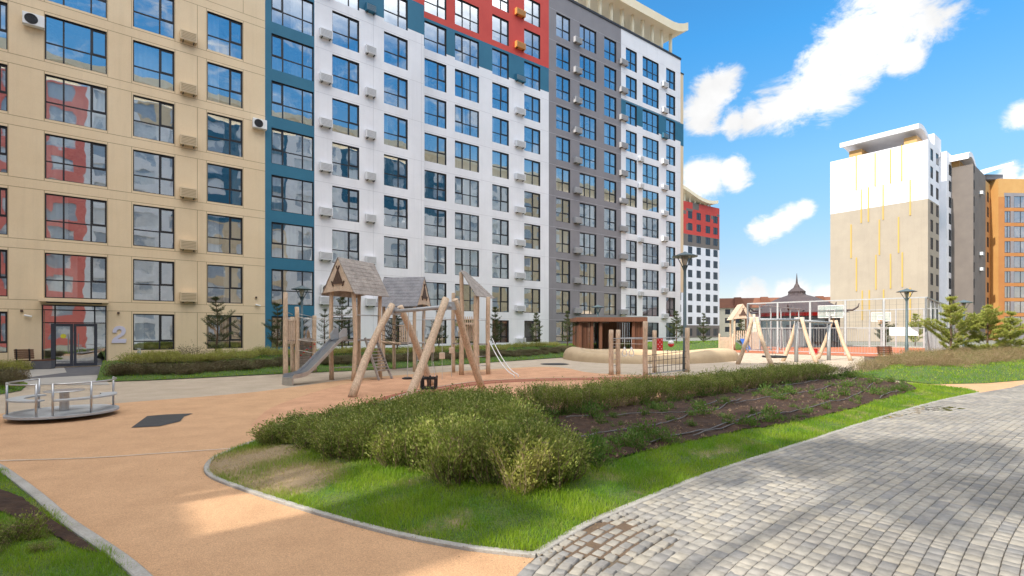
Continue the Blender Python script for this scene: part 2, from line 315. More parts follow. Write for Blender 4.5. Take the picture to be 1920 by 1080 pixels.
# ------------------------------------------------------------------ facades
class Fac:
    def __init__(s, vp, K):
        s.vp = vp; s.K = K; d = Vector(((vp-960)/F, 1, 0)).normalized(); s.d = d; s.into = Vector((-d.y, d.x, 0)); s.O = s.P(0)
        s.rot = math.atan2(d.y, d.x)
    def P(s, px): Y = s.K/(s.vp-px); return Vector(((px-960)/F*Y, Y, 0))
    def s_(s, px): return (s.P(px)-s.O).dot(s.d)
F1 = Fac(2118, 51818); F2 = Fac(2226, 58163)
def wall(mb, s0, s1, z0, z1, holes, zone, xs=(), zs=(), room=None, depth=.16, rdepth=1.5, dark=None, y=0.0):
    X = sorted(set([round(v, 4) for v in [s0, s1, *xs]+[h[0] for h in holes]+[h[1] for h in holes] if s0-1e-4 <= v <= s1+1e-4]))
    Z = sorted(set([round(v, 4) for v in [z0, z1, *zs]+[h[2] for h in holes]+[h[3] for h in holes] if z0-1e-4 <= v <= z1+1e-4]))
    for a, b in zip(X, X[1:]):
        run = None
        for c, e in zip(Z, Z[1:]):
            cx, cz = (a+b)/2, (c+e)/2
            if any(h[0] < cx < h[1] and h[2] < cz < h[3] for h in holes): continue
            mb.add([(a,y,c),(b,y,c),(b,y,e),(a,y,e)], [(0,1,2,3)], zone(cx, cz))
    for (a, b, c, e) in holes:
        m = zone((a+b)/2, c-.05) if dark is None else dark
        y1 = y+depth; y2 = y+rdepth
        for ya, yb, mi in ((y, y1, m), (y1, y2, room)):
            if mi is None: continue
            mb.add([(a,ya,c),(b,ya,c),(b,ya,e),(a,ya,e),(a,yb,c),(b,yb,c),(b,yb,e),(a,yb,e)], [(0,1,5,4),(1,2,6,5),(2,3,7,6),(3,0,4,7)], mi)
        yy = y2 if room is not None else y1
        mb.add([(a,yy,c),(b,yy,c),(b,yy,e),(a,yy,e)], [(0,1,2,3)], room if room is not None else m)
def body(mb, s0, s1, z0, z1, depth, mi, front=False):
    vs = [(s0,0,z0),(s1,0,z0),(s1,depth,z0),(s0,depth,z0),(s0,0,z1),(s1,0,z1),(s1,depth,z1),(s0,depth,z1)]
    fs = [(1,2,6,5),(2,3,7,6),(3,0,4,7),(4,5,6,7)]
    if front: fs.append((0,1,5,4))
    mb.add(vs, fs, mi)
_wc = {}
def window(parent, s, z, wd, ht, mull, tr, casement=None, curtain=None, y=.10, opened=False):
    key = (round(wd, 3), round(ht, 3), tuple(mull), tr, casement)
    if key not in _wc:
        f = MB(); t = .05; y0, y1 = 0, .07
        f.box(0, t, y0, y1, 0, ht); f.box(wd-t, wd, y0, y1, 0, ht); f.box(t, wd-t, y0, y1, 0, t); f.box(t, wd-t, y0, y1, ht-t, ht)
        es = [0]+[m*wd for m in mull]+[wd]
        for m in mull: f.box(m*wd-.035, m*wd+.035, y0-.003, y1, t, ht-t)
        for i, (a, b) in enumerate(zip(es, es[1:])):
            zt = ht*(1-tr); f.box(a+.036 if i else t, b-.036 if i < len(es)-2 else b-t, y0+.002, y1, zt-.028, zt+.028)
            if casement is not None and i == casement:
                q = .085
                f.box(a+.036, a+q, y0-.01, y1-.01, zt+.03, ht-t); f.box(b-q, b-.036, y0-.01, y1-.01, zt+.03, ht-t)
                f.box(a+q, b-q, y0-.01, y1-.01, ht-t-.05, ht-t); f.box(a+q, b-q, y0-.01, y1-.01, zt+.03, zt+.08)
        p = MB(); p.add([(t, .04, t), (wd-t, .04, t), (wd-t, .04, ht-t), (t, .04, ht-t)], [(0,1,2,3)])
        fo = f.build('window', M['dark'], parent, local=True); po = p.build('pane', M['glass'], fo, local=True); _wc[key] = (fo.data, po.data)
    else:
        fo = bpy.data.objects.new('window', _wc[key][0]); C.objects.link(fo); fo.parent = parent
        po = bpy.data.objects.new('pane', _wc[key][1]); C.objects.link(po); po.parent = fo
    fo.location = (s, y, z)
    rr_ = rnd.random()
    if rr_ < .10:
        bl = MB(); nn = int(ht*.6/.07)
        for i in range(nn): bl.box(wd*.64 if len(mull) == 1 else .06, wd-.06, .16, .175, ht-.08-.07*i-.035, ht-.08-.07*i)
        bl.build('blind', M['curtain'] if rr_ < .05 else M['logd'], fo, local=True)
        return fo
    if curtain is None: curtain = rnd.random() < .75
    if curtain:
        side = rnd.choice((0, 1, 2)); wc = wd*rnd.choice((.25, .35, .5, .98)); a = .02 if side == 0 else wd-wc-.02 if side == 1 else .02
        n = max(8, int(wc/.05)); cv = MB(); ph = rnd.random()*6
        vs = []
        for i in range(n+1):
            x = a+wc*i/n; yy = .32+.035*math.sin(i*1.35+ph)
            vs += [(x, yy, .03), (x, yy, ht-.02)]
        cv.add(vs, [(2*i, 2*i+2, 2*i+3, 2*i+1) for i in range(n)]); cv.build('curtain', M['curtain'] if rnd.random() < .75 else M['room'], fo, smooth=True, local=True)
    return fo
def acbox(parent, s, z, wd, ht, m, dep=.32, brackets=True, split=False):
    b = MB(); b.box(s, s+wd, -dep, -.02, z-ht, z, 0); b.box(s+.045, s+wd-.045, -dep-.002, -dep+.01, z-ht+.05, z-.05, 2)
    n = 6
    for i in range(n):
        zz = z-ht+.07+(ht-.14)*i/(n-1); b.box(s+.05, s+wd-.05, -dep-.022, -dep-.004, zz-.012, zz+.02, 0)
    if brackets:
        for k in (.18, .82): b.box(s+wd*k-.02, s+wd*k+.02, -dep+.03, -.02, z-ht-.06, z-ht-.003, 1)
    o = b.build('air_conditioner_basket', [m, M['dark'], M['gapshade_tan'] if m in (M['ac_tan'], M['ac_orange']) else M['gapshade_grey']], parent, local=True)
    return o
def splitunit(parent, s, z):
    b = MB(); b.box(s, s+.8, -.36, -.06, z-.58, z, 0)
    o = b.build('air_conditioner', [M['whitep']], parent, local=True, bevel=.02)
    g = MB(); c = (s+.32, -.365, z-.29)
    for r in (.06, .13, .20, .24):
        pts = [(c[0]+r*math.cos(a*math.pi/10), c[1]-.012, c[2]+r*math.sin(a*math.pi/10)) for a in range(21)]; g.tube(pts, .008, 4)
    g.prism([(c[0]+.25*math.cos(a*math.pi/12), c[1], c[2]+.25*math.sin(a*math.pi/12)) for a in range(24)], (0, .02, 0))
    g.build('fan_grille', M['dark'], o, local=True)
TOP = lambda k: 2.83+3*k
BOT = lambda k: .83 if k == 0 else TOP(k)-2.27
def cols(fac, arr): return [(fac.s_(a), fac.s_(b)-fac.s_(a), m, c) for a, b, m, c in arr]

# ---- tan block with the entrance marked 2
bA = thing('apartment_block', 'tan panelled apartment block with glazed entrance and a big pale 2 on the wall', 'building', F1.O, F1.rot, 'connected apartment blocks around the court')
sA0, sA1 = F1.s_(-420), F1.s_(497)
cA = cols(F1, [(-22, 14, [.5], 1), (84, 200.5, [.29, .735], 2), (249.5, 327, [.64], 1), (388.5, 455, [.64], 1)])
wallm = MB(); holes = []; wins = []
for ci, (s, wd, mu, ca) in enumerate(cA):
    for k in range(0, 7):
        if ci == 1 and k == 0: continue
        if k == 6 and ci == 0: continue
        holes.append((s, s+wd, BOT(k), TOP(k))); wins.append((s, wd, BOT(k), TOP(k)-BOT(k), mu, ca, k))
eA, eB = F1.s_(78), F1.s_(200); eh = (eA, eB, .06, 3.22); 
holesE = holes+[eh]
wall(wallm, sA0, sA1, -.3, 34.2, holes+[eh], lambda s, z: 0, room=1, dark=2)
body(wallm, sA0, sA1, -.3, 34.2, 14, 0)
wallm.build('wall', [M['tan'], M['room'], M['dark']], bA, local=True)
for (s, wd, z, ht, mu, ca, k) in wins: window(bA, s, z, wd, ht, mu, .30 if k == 0 else .60, casement=ca) if k else window(bA, s, z, wd, ht, mu, .76, casement=ca)
se = MB(); xs = sorted([F1.s_(p) for p in (15, 83, 202, 247, 328, 370, 387, 456)]+[sA0+2, sA0+6])
def hz(z, y=-.003, w=.011):
    cuts = sorted([(h[0], h[1]) for h in holesE if h[2] < z < h[3]]); a = sA0
    for c0, c1 in cuts+[(sA1, sA1)]:
        if c0 > a: se.box(a+.001, c0-.001, y, .001, z-w, z+w)
        a = c1
for k in range(0, 11): hz(TOP(k)+.13); hz(TOP(k)+.60)
for x in xs: 
    for k in range(0, 11): se.box(x-.011, x+.011, -.0045, .001, (TOP(k-1)+.62) if k else -.2, TOP(k)+.12)
se.build('panel_joints', M['seam'], bA, local=True)
a0, a1 = F1.s_(337), F1.s_(370)
for j in range(1, 7): acbox(bA, a0, 1.12+3*j, a1-a0-.05, .56, M['ac_tan'])
splitunit(bA, F1.s_(43), ZY(29, F1.P(55).y)); splitunit(bA, F1.s_(472), ZY(225, F1.P(480).y))
# entrance
e = MB(); W = eB-eA
e.box(eA-.06, eB+.06, -.9, -.001, 3.34, 3.50); e.build('entrance_canopy', M['tan'], bA, local=True)
e = MB(); e.box(eA+.2, eB-.2, -.8, -.02, 3.30, 3.338); e.build('canopy_soffit', M['dark'], bA, local=True)
fr = MB(); y0, y1 = .02, .10
for x in (eA, eA+.16*W*0+.47, eB-.52*1, eB-.06): fr.box(x, x+.06, y0, y1, .06, 3.2)
for z in (2.28, 2.93, 3.16): fr.box(eA+.061, eB-.061, y0+.004, y1-.004, z, z+.05)
ef = fr.build('entrance_frame', M['dark'], bA, local=True)
p = MB(); p.add([(eA, .07, .06), (eB, .07, .06), (eB, .07, 3.2), (eA, .07, 3.2)], [(0,1,2,3)]); p.build('pane', M['glass'], ef, local=True)
dl, dr = F1.s_(95), F1.s_(183); dm = (dl+dr)/2-.05
for (a, b) in ((dl, dm), (dm, dr)):
    d_ = MB(); q = .17 if a == dl else .12
    d_.box(a+.01, a+q, -.06, .01, .08, 2.26); d_.box(b-.13, b-.01, -.06, .01, .08, 2.26); d_.box(a+q, b-.13, -.058, .008, .08, .22); d_.box(a+q, b-.13, -.058, .008, 2.12, 2.26)
    do = d_.build('door', M['lamp'] if 0 else mat('door_paint', (.045,.05,.065), rough=.4) if 'door_paint' not in bpy.data.materials else bpy.data.materials['door_paint'], bA, local=True)
    h_ = MB(); h_.tube([(b-.2 if a == dl else a+.2, -.10, .75), (b-.2 if a == dl else a+.2, -.10, 1.75)], .018, 6); h_.build('handle', M['steel'], do, local=True)
    if a == dl:
        g_ = MB(); cx = a+.48; cz = 1.62; n = 20
        g_.prism([(cx+(.13 if i % 2 else .10)*math.cos(i*math.pi/10), -.012, cz+(.13 if i % 2 else .10)*math.sin(i*math.pi/10)) for i in range(n)], (0, .006, 0))
        g_.build('round_sticker', mat('yellow_sticker', (.65,.60,.05), rough=.6), do, local=True)
# the 2 on the wall: one bold outline
sx0 = F1.s_(209); w2 = F1.s_(237)-sx0; z2 = ZY(643, F1.P(222).y); h2 = ZY(611, F1.P(222).y)-z2
ow = [(.03,.60),(.05,.76),(.13,.89),(.27,.97),(.48,1.0),(.70,.97),(.85,.88),(.92,.74),(.90,.60),(.80,.47),(.64,.37),(.44,.27),(.40,.235),(1.0,.235),(.97,0),(0,0),(.03,.17),(.14,.30),(.36,.43),(.55,.53),(.62,.62),(.63,.71),(.58,.78),(.48,.81),(.37,.78),(.31,.71),(.29,.60)]
b2 = MB(); b2.prism([(sx0+x*w2+.06*y*w2, -.05, z2+y*h2) for x, y in ow], (0, .045, 0)); b2.build('house_number', mat('pale_number', (.62,.60,.74), rough=.5), bA, local=True, fixn=True)
for px, py, kind in ((41, 583, 'l'), (222, 587, 'l'), (480, 558, 'l')):
    b_ = MB(); s = F1.s_(px); z = ZY(py, F1.P(px).y); b_.box(s-.05, s+.05, -.12, -.001, z-.05, z+.06); b_.build('wall_light', M['darkwood'], bA, local=True, bevel=.01)
for px, py in ((52, 592), (482, 572)):
    b_ = MB(); s = F1.s_(px); z = ZY(py, F1.P(px).y); b_.bar((s, 0, z), (s-.02, -.12, z), .04); b_.tube([(s-.12, -.12, z+.02), (s+.16, -.16, z-.04)], .045, 8); b_.build('security_camera', M['whitep'], bA, local=True)

# ---- teal, white and red block
bB = thing('apartment_block', 'white apartment block with a teal column of windows and a red and teal upper corner', 'building', F1.O, F1.rot, 'connected apartment blocks around the court')
ROOF = 34.6
def b1zone(s, z):
    if s < s590: return 1
    if 24.75 < z < 27.05 and s > s680: return 1
    return 2 if z > 27.05 else 0
s590, s680, s795 = F1.s_(589.5), F1.s_(640), F1.s_(795)
wallm = MB(); holes = []; wins = []
cB = cols(F1, [(509, 588, [.27, .74], 0), (623, 673.5, [.62], 1), (720, 764.5, [.62], 1)])
for ci, (s, wd, mu, ca) in enumerate(cB):
    for k in range(0, 9):
        holes.append((s, s+wd, BOT(k), TOP(k))); wins.append((bB, s, wd, k, mu, ca))
wall(wallm, sA1, s795, -.3, ROOF, holes, b1zone, xs=(s590, s680), zs=(24.75, 27.05), room=3, dark=4)
body(wallm, sA1, s795, -.3, ROOF, 14, 0)
wallm.build('wall', [M['white'], M['teal'], M['red'], M['room'], M['dark']], bB, local=True)
for (p_, s, wd, k, mu, ca) in wins: window(p_, s, BOT(k), wd, TOP(k)-BOT(k), mu, .60 if k else .76, casement=ca)
def toF1(p): q = p-F1.O; return Vector((q.dot(F1.d), q.dot(F1.into), 0))
# set-back part: its own wall mesh, placed in the same block by its own local turn
def subframe(parent_fac, fac):
    o = toF1(fac.O); return o, fac.rot-parent_fac.rot
cB2 = cols(F2, [(796, 837, [.62], 1), (853, 898, [.33, .66], 0), (923, 954, [.55], 1), (983, 1013, [.55], 1)])
t795, t1029 = F2.s_(793), F2.s_(1029)
def b2zone(s, z):
    if z > 27.05: return 2
    return 1 if z > 24.75 else 0
wallm = MB(); holes = []; wins = []
for ci, (s, wd, mu, ca) in enumerate(cB2):
    for k in range(0, 11 if ci > 1 else 10): holes.append((s, s+wd, BOT(k), TOP(k))); wins.append((s, wd, k, mu, ca))
wall(wallm, t795, t1029, -.3, ROOF, holes, b2zone, zs=(24.75, 27.05), room=3, dark=4)
body(wallm, t795, t1029, -.3, ROOF, 14, 0)
off, dr_ = subframe(F1, F2)
wo = wallm.build('wall', [M['white'], M['teal'], M['red'], M['room'], M['dark']], bB, local=True); wo.location = off; wo.rotation_euler = (0, 0, dr_)
def place_in(o, off, dr):
    v = Matrix.Rotation(dr, 3, 'Z') @ Vector(o.location); o.location = v+off; o.rotation_euler = (0, 0, dr)
for (s, wd, k, mu, ca) in wins: place_in(window(bB, s, BOT(k), wd, TOP(k)-BOT(k), mu, .60 if k else .76, casement=ca), off, dr_)
for (a, b) in ((598, 621), (684, 703)):
    for j in range(1, 9):
        if a == 684 and j == 9: continue
        acbox(bB, F1.s_(a), 1.22+3*j, F1.s_(b)-F1.s_(a), .55, M['teal'] if (j == 8 and a == 684) else M['ac_white'])
splitunit(bB, F1.s_(600), 4.35+.65)
for j in range(0, 11):
    m = M['ac_orange'] if j >= 9 else M['teal'] if j == 8 else M['ac_white']
    place_in(acbox(bB, F2.s_(965), 1.22+3*j, F2.s_(982)-F2.s_(965), .55, m), off, dr_)
se = MB()
for k in range(0, 9):
    for z in (TOP(k)+.13,):
        if z < 24.7: se.box(s590+.02, s795-.02, -.003, .001, z-.009, z+.009)
for px in (700, 790):
    se.box(F1.s_(px)-.009, F1.s_(px)+.009, -.0045, .001, .2, 24.7)
se.build('panel_joints', M['seamw'], bB, local=True)
se = MB()
for k in range(0, 8): se.box(t795+.05, t1029-.02, -.003, .001, TOP(k)+.12, TOP(k)+.14)
place_in(se.build('panel_joints', M['seamw'], bB, local=True), off, dr_)

# ---- grey and white block with roof canopy
bC = thing('apartment_block', 'grey and white apartment block under a curved cream roof canopy on posts', 'building', F2.O, F2.rot, 'connected apartment blocks around the court')
t1164, t1276 = F2.s_(1164.5), F2.s_(1276)
cC = cols(F2, [(1043, 1069, [.5], 1), (1087, 1118, [.33, .66], 0), (1133, 1155.5, [.52], 1), (1173.5, 1194, [.5], 1), (1205, 1235, [.33, .66], 0), (1249, 1266, [.5], 1)])
wallm = MB(); holes = []; wins = []
for ci, (s, wd, mu, ca) in enumerate(cC):
    for k in range(0, 11): holes.append((s, s+wd, BOT(k), TOP(k))); wins.append((s, wd, k, mu, ca))
def czone(s, z):
    if s < t1164: return 1
    return 2 if 24.75 < z < 27.05 else 0
wall(wallm, t1029, t1276, -.3, ROOF, holes, czone, xs=(t1164,), zs=(24.75, 27.05), room=3, dark=4)
body(wallm, t1029, t1276, -.3, ROOF, 14, 0)
wallm.build('wall', [M['white'], M['grey'], M['teal'], M['room'], M['dark']], bC, local=True)
for (s, wd, k, mu, ca) in wins: window(bC, s, BOT(k), wd, TOP(k)-BOT(k), mu, .62 if k else .76, casement=ca)
for j in range(1, 11):
    acbox(bC, F2.s_(1075), 1.2+3*j, F2.s_(1088)-F2.s_(1075), .55, M['ac_grey'])
    acbox(bC, F2.s_(1161), 1.2+3*j, F2.s_(1174)-F2.s_(1161), .55, M['ac_grey'])
    acbox(bC, F2.s_(1240), .9+3*j, F2.s_(1250)-F2.s_(1240), .55, M['teal'] if j == 8 else M['ac_white'])
    if j in (2, 4, 6, 7): acbox(bC, F2.s_(1196), .3+3*j, F2.s_(1204)-F2.s_(1196), .5, M['ac_white'])
cp = MB(); cp.box(t1029, t1276+.05, -.08, .3, ROOF+.002, ROOF+.22); cp.build('roof_coping', M['dark'], bC, local=True)
sd = MB(); sd.box(t1276+.002, t1276+1.3, .5, 13.9, 6.6, 24.6, 0); sd.box(t1276+.002, t1276+1.3, .48, 13.9, 24.602, 27.3, 1); sd.box(t1276+.002, t1276+1.3, .5, 13.9, 27.302, 33.4, 0)
sd.box(t1276+.002, t1276+1.36, .45, 13.9, 33.402, 33.55, 2)
sd.build('side_bay', [M['tan'], M['teal'], M['dark']], bC, local=True)
se = MB()
for k in range(0, 11): se.box(t1029+.02, t1276-.02, -.003, .001, TOP(k)+.12, TOP(k)+.137)
se.build('panel_joints', M['seam'] if 0 else M['seamw'], bC, local=True)
cn = MB(); xs_ = np.linspace(F2.s_(1000), t1276+1.2, 26); prof = []
for x in xs_:
    u = (t1276+1.2-x)/3.2; prof.append((x, 37.55+max(0, 1-u)**2*.9+.25*math.sin(x*.11)))
for (x0, za), (x1, zb) in zip(prof, prof[1:]):
    cn.add([(x0,-.25,za),(x1,-.25,zb),(x1,7.5,zb),(x0,7.5,za),(x0,-.25,za+.95),(x1,-.25,zb+.95),(x1,7.5,zb+.95),(x0,7.5,za+.95)], [(0,3,2,1),(4,5,6,7),(0,1,5,4),(2,3,7,6)])
x1, zb = prof[-1]; cn.add([(x1,-.25,zb),(x1,7.5,zb),(x1,7.5,zb+.95),(x1,-.25,zb+.95)], [(0,1,2,3)])
cn.build('roof_canopy', M['canopy'], bC, local=True)
x = F2.s_(1090)
while x < t1276-.3:
    for yy in (.75, 6.4):
        pz = np.interp(x, [p[0] for p in prof], [p[1] for p in prof]); q = MB(); q.tube([(x, yy, ROOF), (x, yy, pz+.02)], .2, 10); q.build('canopy_post', M['canopy'], bC, local=True, smooth=True)
    x += 1.75
q = MB(); q.box(F2.s_(1195), F2.s_(1225), 3.0, 6.0, ROOF+.01, ROOF+1.9); q.build('rooftop_hut', M['white'], bC, local=True)

# ---- simple far buildings
def vdir(d): d = Vector(d).normalized(); return d, math.atan2(d.y, d.x)
_sw = {}
def smallwin(parent, s, z, wd, ht, y=-.0, glassm=None, rot=0.0):
    key = (round(wd, 2), round(ht, 2), glassm)
    if key not in _sw:
        b = MB(); b.box(0, wd, .02, .10, 0, .06); b.box(0, wd, .02, .10, ht-.06, ht); b.box(0, .06, .021, .10, .06, ht-.06); b.box(wd-.06, wd, .021, .10, .06, ht-.06)
        b.box(wd*.5-.03, wd*.5+.03, .022, .10, .06, ht-.06)
        b.add([(.06, .07, .06), (wd-.06, .07, .06), (wd-.06, .07, ht-.06), (.06, .07, ht-.06)], [(0,1,2,3)], 1)
        o = b.build('window', [M['dark'], M[glassm or 'glassd']], parent, local=True); _sw[key] = o.data
    else: o = bpy.data.objects.new('window', _sw[key]); C.objects.link(o); o.parent = parent
    o.location = (s, y, z); o.rotation_euler = (0, 0, rot); return o
# red and white tower behind the right end of the main row
pa, pb = AT(1262, 134.5), AT(1349, 145.5); d, ro = vdir(pb-pa); Ld = (pb-pa).length
bD = thing('apartment_tower', 'distant red and white apartment tower seen past the grey and white block', 'building', pa, ro)
wm_ = MB(); holes = []
def sD(px):  # along the facade from a photo column
    u = (px-960)/F; return (u*pa.y-pa.x)/(d.x-u*d.y)
ccs = [(1270, 1277), (1290, 1298), (1306, 1314), (1323, 1331.5), (1337.5, 1345.5)]
for a, b in ccs:
    for k in range(12): holes.append((sD(a), sD(b), 3.2*k+.9-.4, 3.2*k+2.9-.4))
holes = [h for h in holes if h[3] < 35]
def dz(s, z):
    if z > 25: 
        i = int(s/2.7); j = int(z/1.55)
        if z > 33.5 and (i*7+j*3) % 5 == 0: return 2
        if z < 28.2: return 2 
        return 1 if s > sD(1300) or z > 31 else (2 if (i+j) % 3 == 0 else 1)
    if z < 3.4: return 2
    return 0
wall(wm_, 0, Ld, 0, 37, holes, dz, xs=np.arange(0, Ld, 1.35).tolist(), zs=[3.4, 25, 28.2, 31, 33.5, 35.2], depth=.12, room=None)
body(wm_, 0, Ld, 0, 37, 16, 0); wm_.build('wall', [M['white'], M['red'], M['brown']], bD, local=True)
for h in holes: smallwin(bD, h[0], h[2], h[1]-h[0], h[3]-h[2], y=-.03)
cn = MB(); 
for i in range(20):
    x0 = Ld*(i/20)*1.0-2; x1 = x0+Ld/20; f_ = lambda x: 38.9+1.5*math.cos((x+1)*.21)
    cn.add([(x0,-1,f_(x0)),(x1,-1,f_(x1)),(x1,9,f_(x1)),(x0,9,f_(x0)),(x0,-1,f_(x0)+.9),(x1,-1,f_(x1)+.9),(x1,9,f_(x1)+.9),(x0,9,f_(x0)+.9)], [(0,3,2,1),(4,5,6,7),(0,1,5,4),(2,3,7,6)]+([(1,2,6,5)] if i == 19 else []))
cn.build('roof_canopy', M['canopy'], bD, local=True)
for x in np.arange(1, Ld-3, 2.2):
    q = MB(); q.tube([(x, .5, 36.9), (x, .5, 38.9+1.5*math.cos((x+1)*.21))], .2, 6); q.build('canopy_post', M['canopy'], bD, local=True)
# cream low-rise
pa, pb = AT(1332, 160), AT(1600, 150); d, ro = vdir(pb-pa); Ld = (pb-pa).length
bE = thing('low_rise_building', 'cream low-rise building with a long brown metal mansard roof on the horizon', 'building', pa, ro)
wm_ = MB(); holes = []
for i in range(int(Ld/3.1)):
    for k in range(3): s = 1.2+3.1*i; holes.append((s, s+(1.5 if i % 3 else 1.0), 2.1+2.75*k-.6, 3.7+2.75*k-.6))
wall(wm_, 0, Ld, 0, 9, holes, lambda s, z: 0, depth=.15)
body(wm_, 0, Ld, 0, 9, 13, 0); wm_.build('wall', [M['low']], bE, local=True)
for h in holes: smallwin(bE, h[0], h[2], h[1]-h[0], h[3]-h[2])
rf = MB(); rf.prism([(0-.4, -.6, 9.01), (0-.4, .9, 12.1), (0-.4, 12.5, 12.1), (0-.4, 13.8, 9.01)], (Ld+.8, 0, 0)); ro_ = rf.build('roof', M['roofb'], bE, local=True, fixn=True)
for i in range(6):
    s = 7+i*7.6; q = MB(); q.prism([(s, -.75, 9.0), (s, -.4, 12.3), (s+1.9, -.4, 12.3), (s+3.4, -.75, 9.0)], (0, 1.6, 0)); q.build('dormer', M['roofb'], ro_, local=True, fixn=True)
# white and taupe block with yellow strips
Pc = AT(1740, 84); e_ = Vector((-.629, .778, 0)).normalized(); d_ = Vector((.778, .629, 0)).normalized()
bF = thing('apartment_block', 'white and taupe apartment block with yellow vertical strips on its blank end wall', 'building', Pc, math.atan2(d_.y, d_.x))
wm_ = MB(); holes = []; ZB = 23.8; RT = 33.6
def sF(px): u = (px-960)/F; return (u*Pc.y-Pc.x)/(d_.x-u*d_.y)
b1_, b2_, b3_ = 7.4, 13.0, 25.0
for a, b in ((sF(1744.5), sF(1749.5)), (sF(1755), sF(1760))):
    for k in range(11): holes.append((a, b, 3*k+.6, 3*k+2.6))
wall(wm_, 0, b1_, 0, RT, holes, lambda s, z: 0 if z > ZB else 1, zs=(ZB,), depth=.15)
hol2 = []
for a, b in ((sF(1779), sF(1783.5)), (sF(1791), sF(1796.5))):
    for k in range(11): hol2.append((a, b, 3*k+.6, 3*k+2.6))
wall(wm_, b2_, b3_, 0, RT+1, hol2, lambda s, z: 0, depth=.15)
W_ = 14.5
wm_.add([(b1_,0,0),(b1_,1.6,0),(b1_,1.6,RT),(b1_,0,RT)], [(0,1,2,3)], 0)
wm_.add([(b2_,1.6,0),(b2_,0,0),(b2_,0,RT+1),(b2_,1.6,RT+1)], [(0,1,2,3)], 0)
wm_.add([(b1_,1.6,0),(b2_,1.6,0),(b2_,1.6,20.6),(b1_,1.6,20.6)], [(0,1,2,3)], 0)
wm_.add([(b1_,1.6,20.6),(b2_,1.6,20.6),(b2_,1.6,23.6),(b1_,1.6,23.6)], [(0,1,2,3)], 2)
wm_.add([(b1_,1.6,23.6),(b2_,1.6,23.6),(b2_,1.6,RT),(b1_,1.6,RT)], [(0,1,2,3)], 0)
wm_.add([(0,0,0),(0,W_,0),(0,W_,ZB),(0,0,ZB)], [(3,2,1,0)], 1); wm_.add([(0,0,ZB),(0,W_,ZB),(0,W_,RT),(0,0,RT)], [(3,2,1,0)], 0)
wm_.add([(0,W_,0),(b3_,W_,0),(b3_,W_,RT),(0,W_,RT)], [(0,1,2,3)], 0); wm_.add([(b3_,0,0),(b3_,W_,0),(b3_,W_,RT+1),(b3_,0,RT+1)], [(0,1,2,3)], 0)
wm_.add([(0,0,RT),(b1_,0,RT),(b1_,1.6,RT),(b2_,1.6,RT),(b2_,W_,RT),(0,W_,RT)], [(0,1,2,3,4,5)], 0)
wm_.box(b2_, b3_, .002, W_, RT+.01, RT+1.0, 0); wm_.box(8.6, 13.6, .9, 8, RT+.01, RT+3.4, 0)
wm_.build('wall', [M['white'], M['taupe'], M['teal']], bF, local=True)
for h in holes+hol2: smallwin(bF, h[0], h[2], h[1]-h[0], h[3]-h[2])
def onEnd(px, py):
    u = (px-960)/F; q = (Pc.x-u*Pc.y)/(u*e_.y-e_.x); Y = Pc.y+e_.y*q; return q, ZY(py, Y)
for px, ya, yb in ((1605.5,292,357),(1641,287,350),(1669.6,280,344),(1691,272,340),(1615,355,418),(1628.5,351,416),(1656,346,412),(1706.7,337,404),(1596,421,484),(1649,412,478),(1685,407,474),(1606,483,546),(1642.6,478,543),(1670,476,541),(1692,473,538),(1617,545,600),(1630,544,600),(1657,543,604),(1706.7,540,604)):
    q, za = onEnd(px, ya); _, zb = onEnd(px, yb); s_ = MB(); s_.box(-.12, -.002, q-.09, q+.09, zb, za); s_.build('yellow_strip', M['yellow'], bF, local=True)
cn = MB(); npf = 14; pf = []
for i in range(npf+1):
    a = math.pi*(i/npf); pf.append((-1.0+7.6*i/npf, RT+1.6+1.5*math.sin(math.pi*(.28+.72*i/npf))))
for (x0, za), (x1, zb) in zip(pf, pf[1:]):
    ya, yb = 1.0, 12.6
    cn.add([(x0,ya,za),(x1,ya,zb),(x1,yb,zb),(x0,yb,za),(x0,ya,za-.8),(x1,ya,zb-.8),(x1,yb,zb-.8),(x0,yb,za-.8)], [(0,1,2,3),(4,7,6,5),(0,4,5,1),(2,6,7,3)])
x0, za = pf[0]; cn.add([(x0,ya,za),(x0,yb,za),(x0,yb,za-.8),(x0,ya,za-.8)], [(0,1,2,3)])
cn.build('roof_canopy', M['white'], bF, local=True)
for y0, y1 in ((1.6, 3.4), (9.6, 11.6)):
    q = MB(); q.box(.6, 5.0, y0, y1, RT, RT+1.3); q.build('canopy_base', M['orange2'], bF, local=True)
# grey-brown and orange block behind
Pg = AT(1825, 92)
bG = thing('apartment_block', 'grey brown apartment block with an orange windowed part behind the strip-fronted block', 'building', Pg, math.atan2(d_.y, d_.x))
def sG(px): u = (px-960)/F; return (u*Pg.y-Pg.x)/(d_.x-u*d_.y)
g1, g2 = sG(1848), sG(1848)+17
wm_ = MB(); hg = []; ho = []
for k in range(11):
    hg.append((.25, 1.1, 3*k+.6, 3*k+2.4))
    for a, b in ((sG(1850.5), sG(1854)), (sG(1857.5), sG(1862.5)), (sG(1866), sG(1870))): ho.append((a, b, 3*k+.5, 3*k+2.5))
ho = [h for h in ho if h[3] < 31]
wall(wm_, 0, g1, 0, 32.2, hg, lambda s, z: 0, depth=.15); wall(wm_, g1, g2, 0, 31.4, ho, lambda s, z: 1 if z < 28.6 else 2, zs=(28.6,), depth=.15)
wm_.add([(0,0,0),(0,15,0),(0,15,32.2),(0,0,32.2)], [(3,2,1,0)], 0); wm_.add([(0,0,32.2),(g1,0,32.2),(g1,15,32.2),(0,15,32.2)], [(0,1,2,3)], 0)
wm_.add([(g1,0,31.4),(g2,0,31.4),(g2,15,31.4),(g1,15,31.4)], [(0,1,2,3)], 0); wm_.add([(g1,0,31.4),(g1,15,31.4),(g1,15,32.2),(g1,0,32.2)], [(0,1,2,3)], 0)
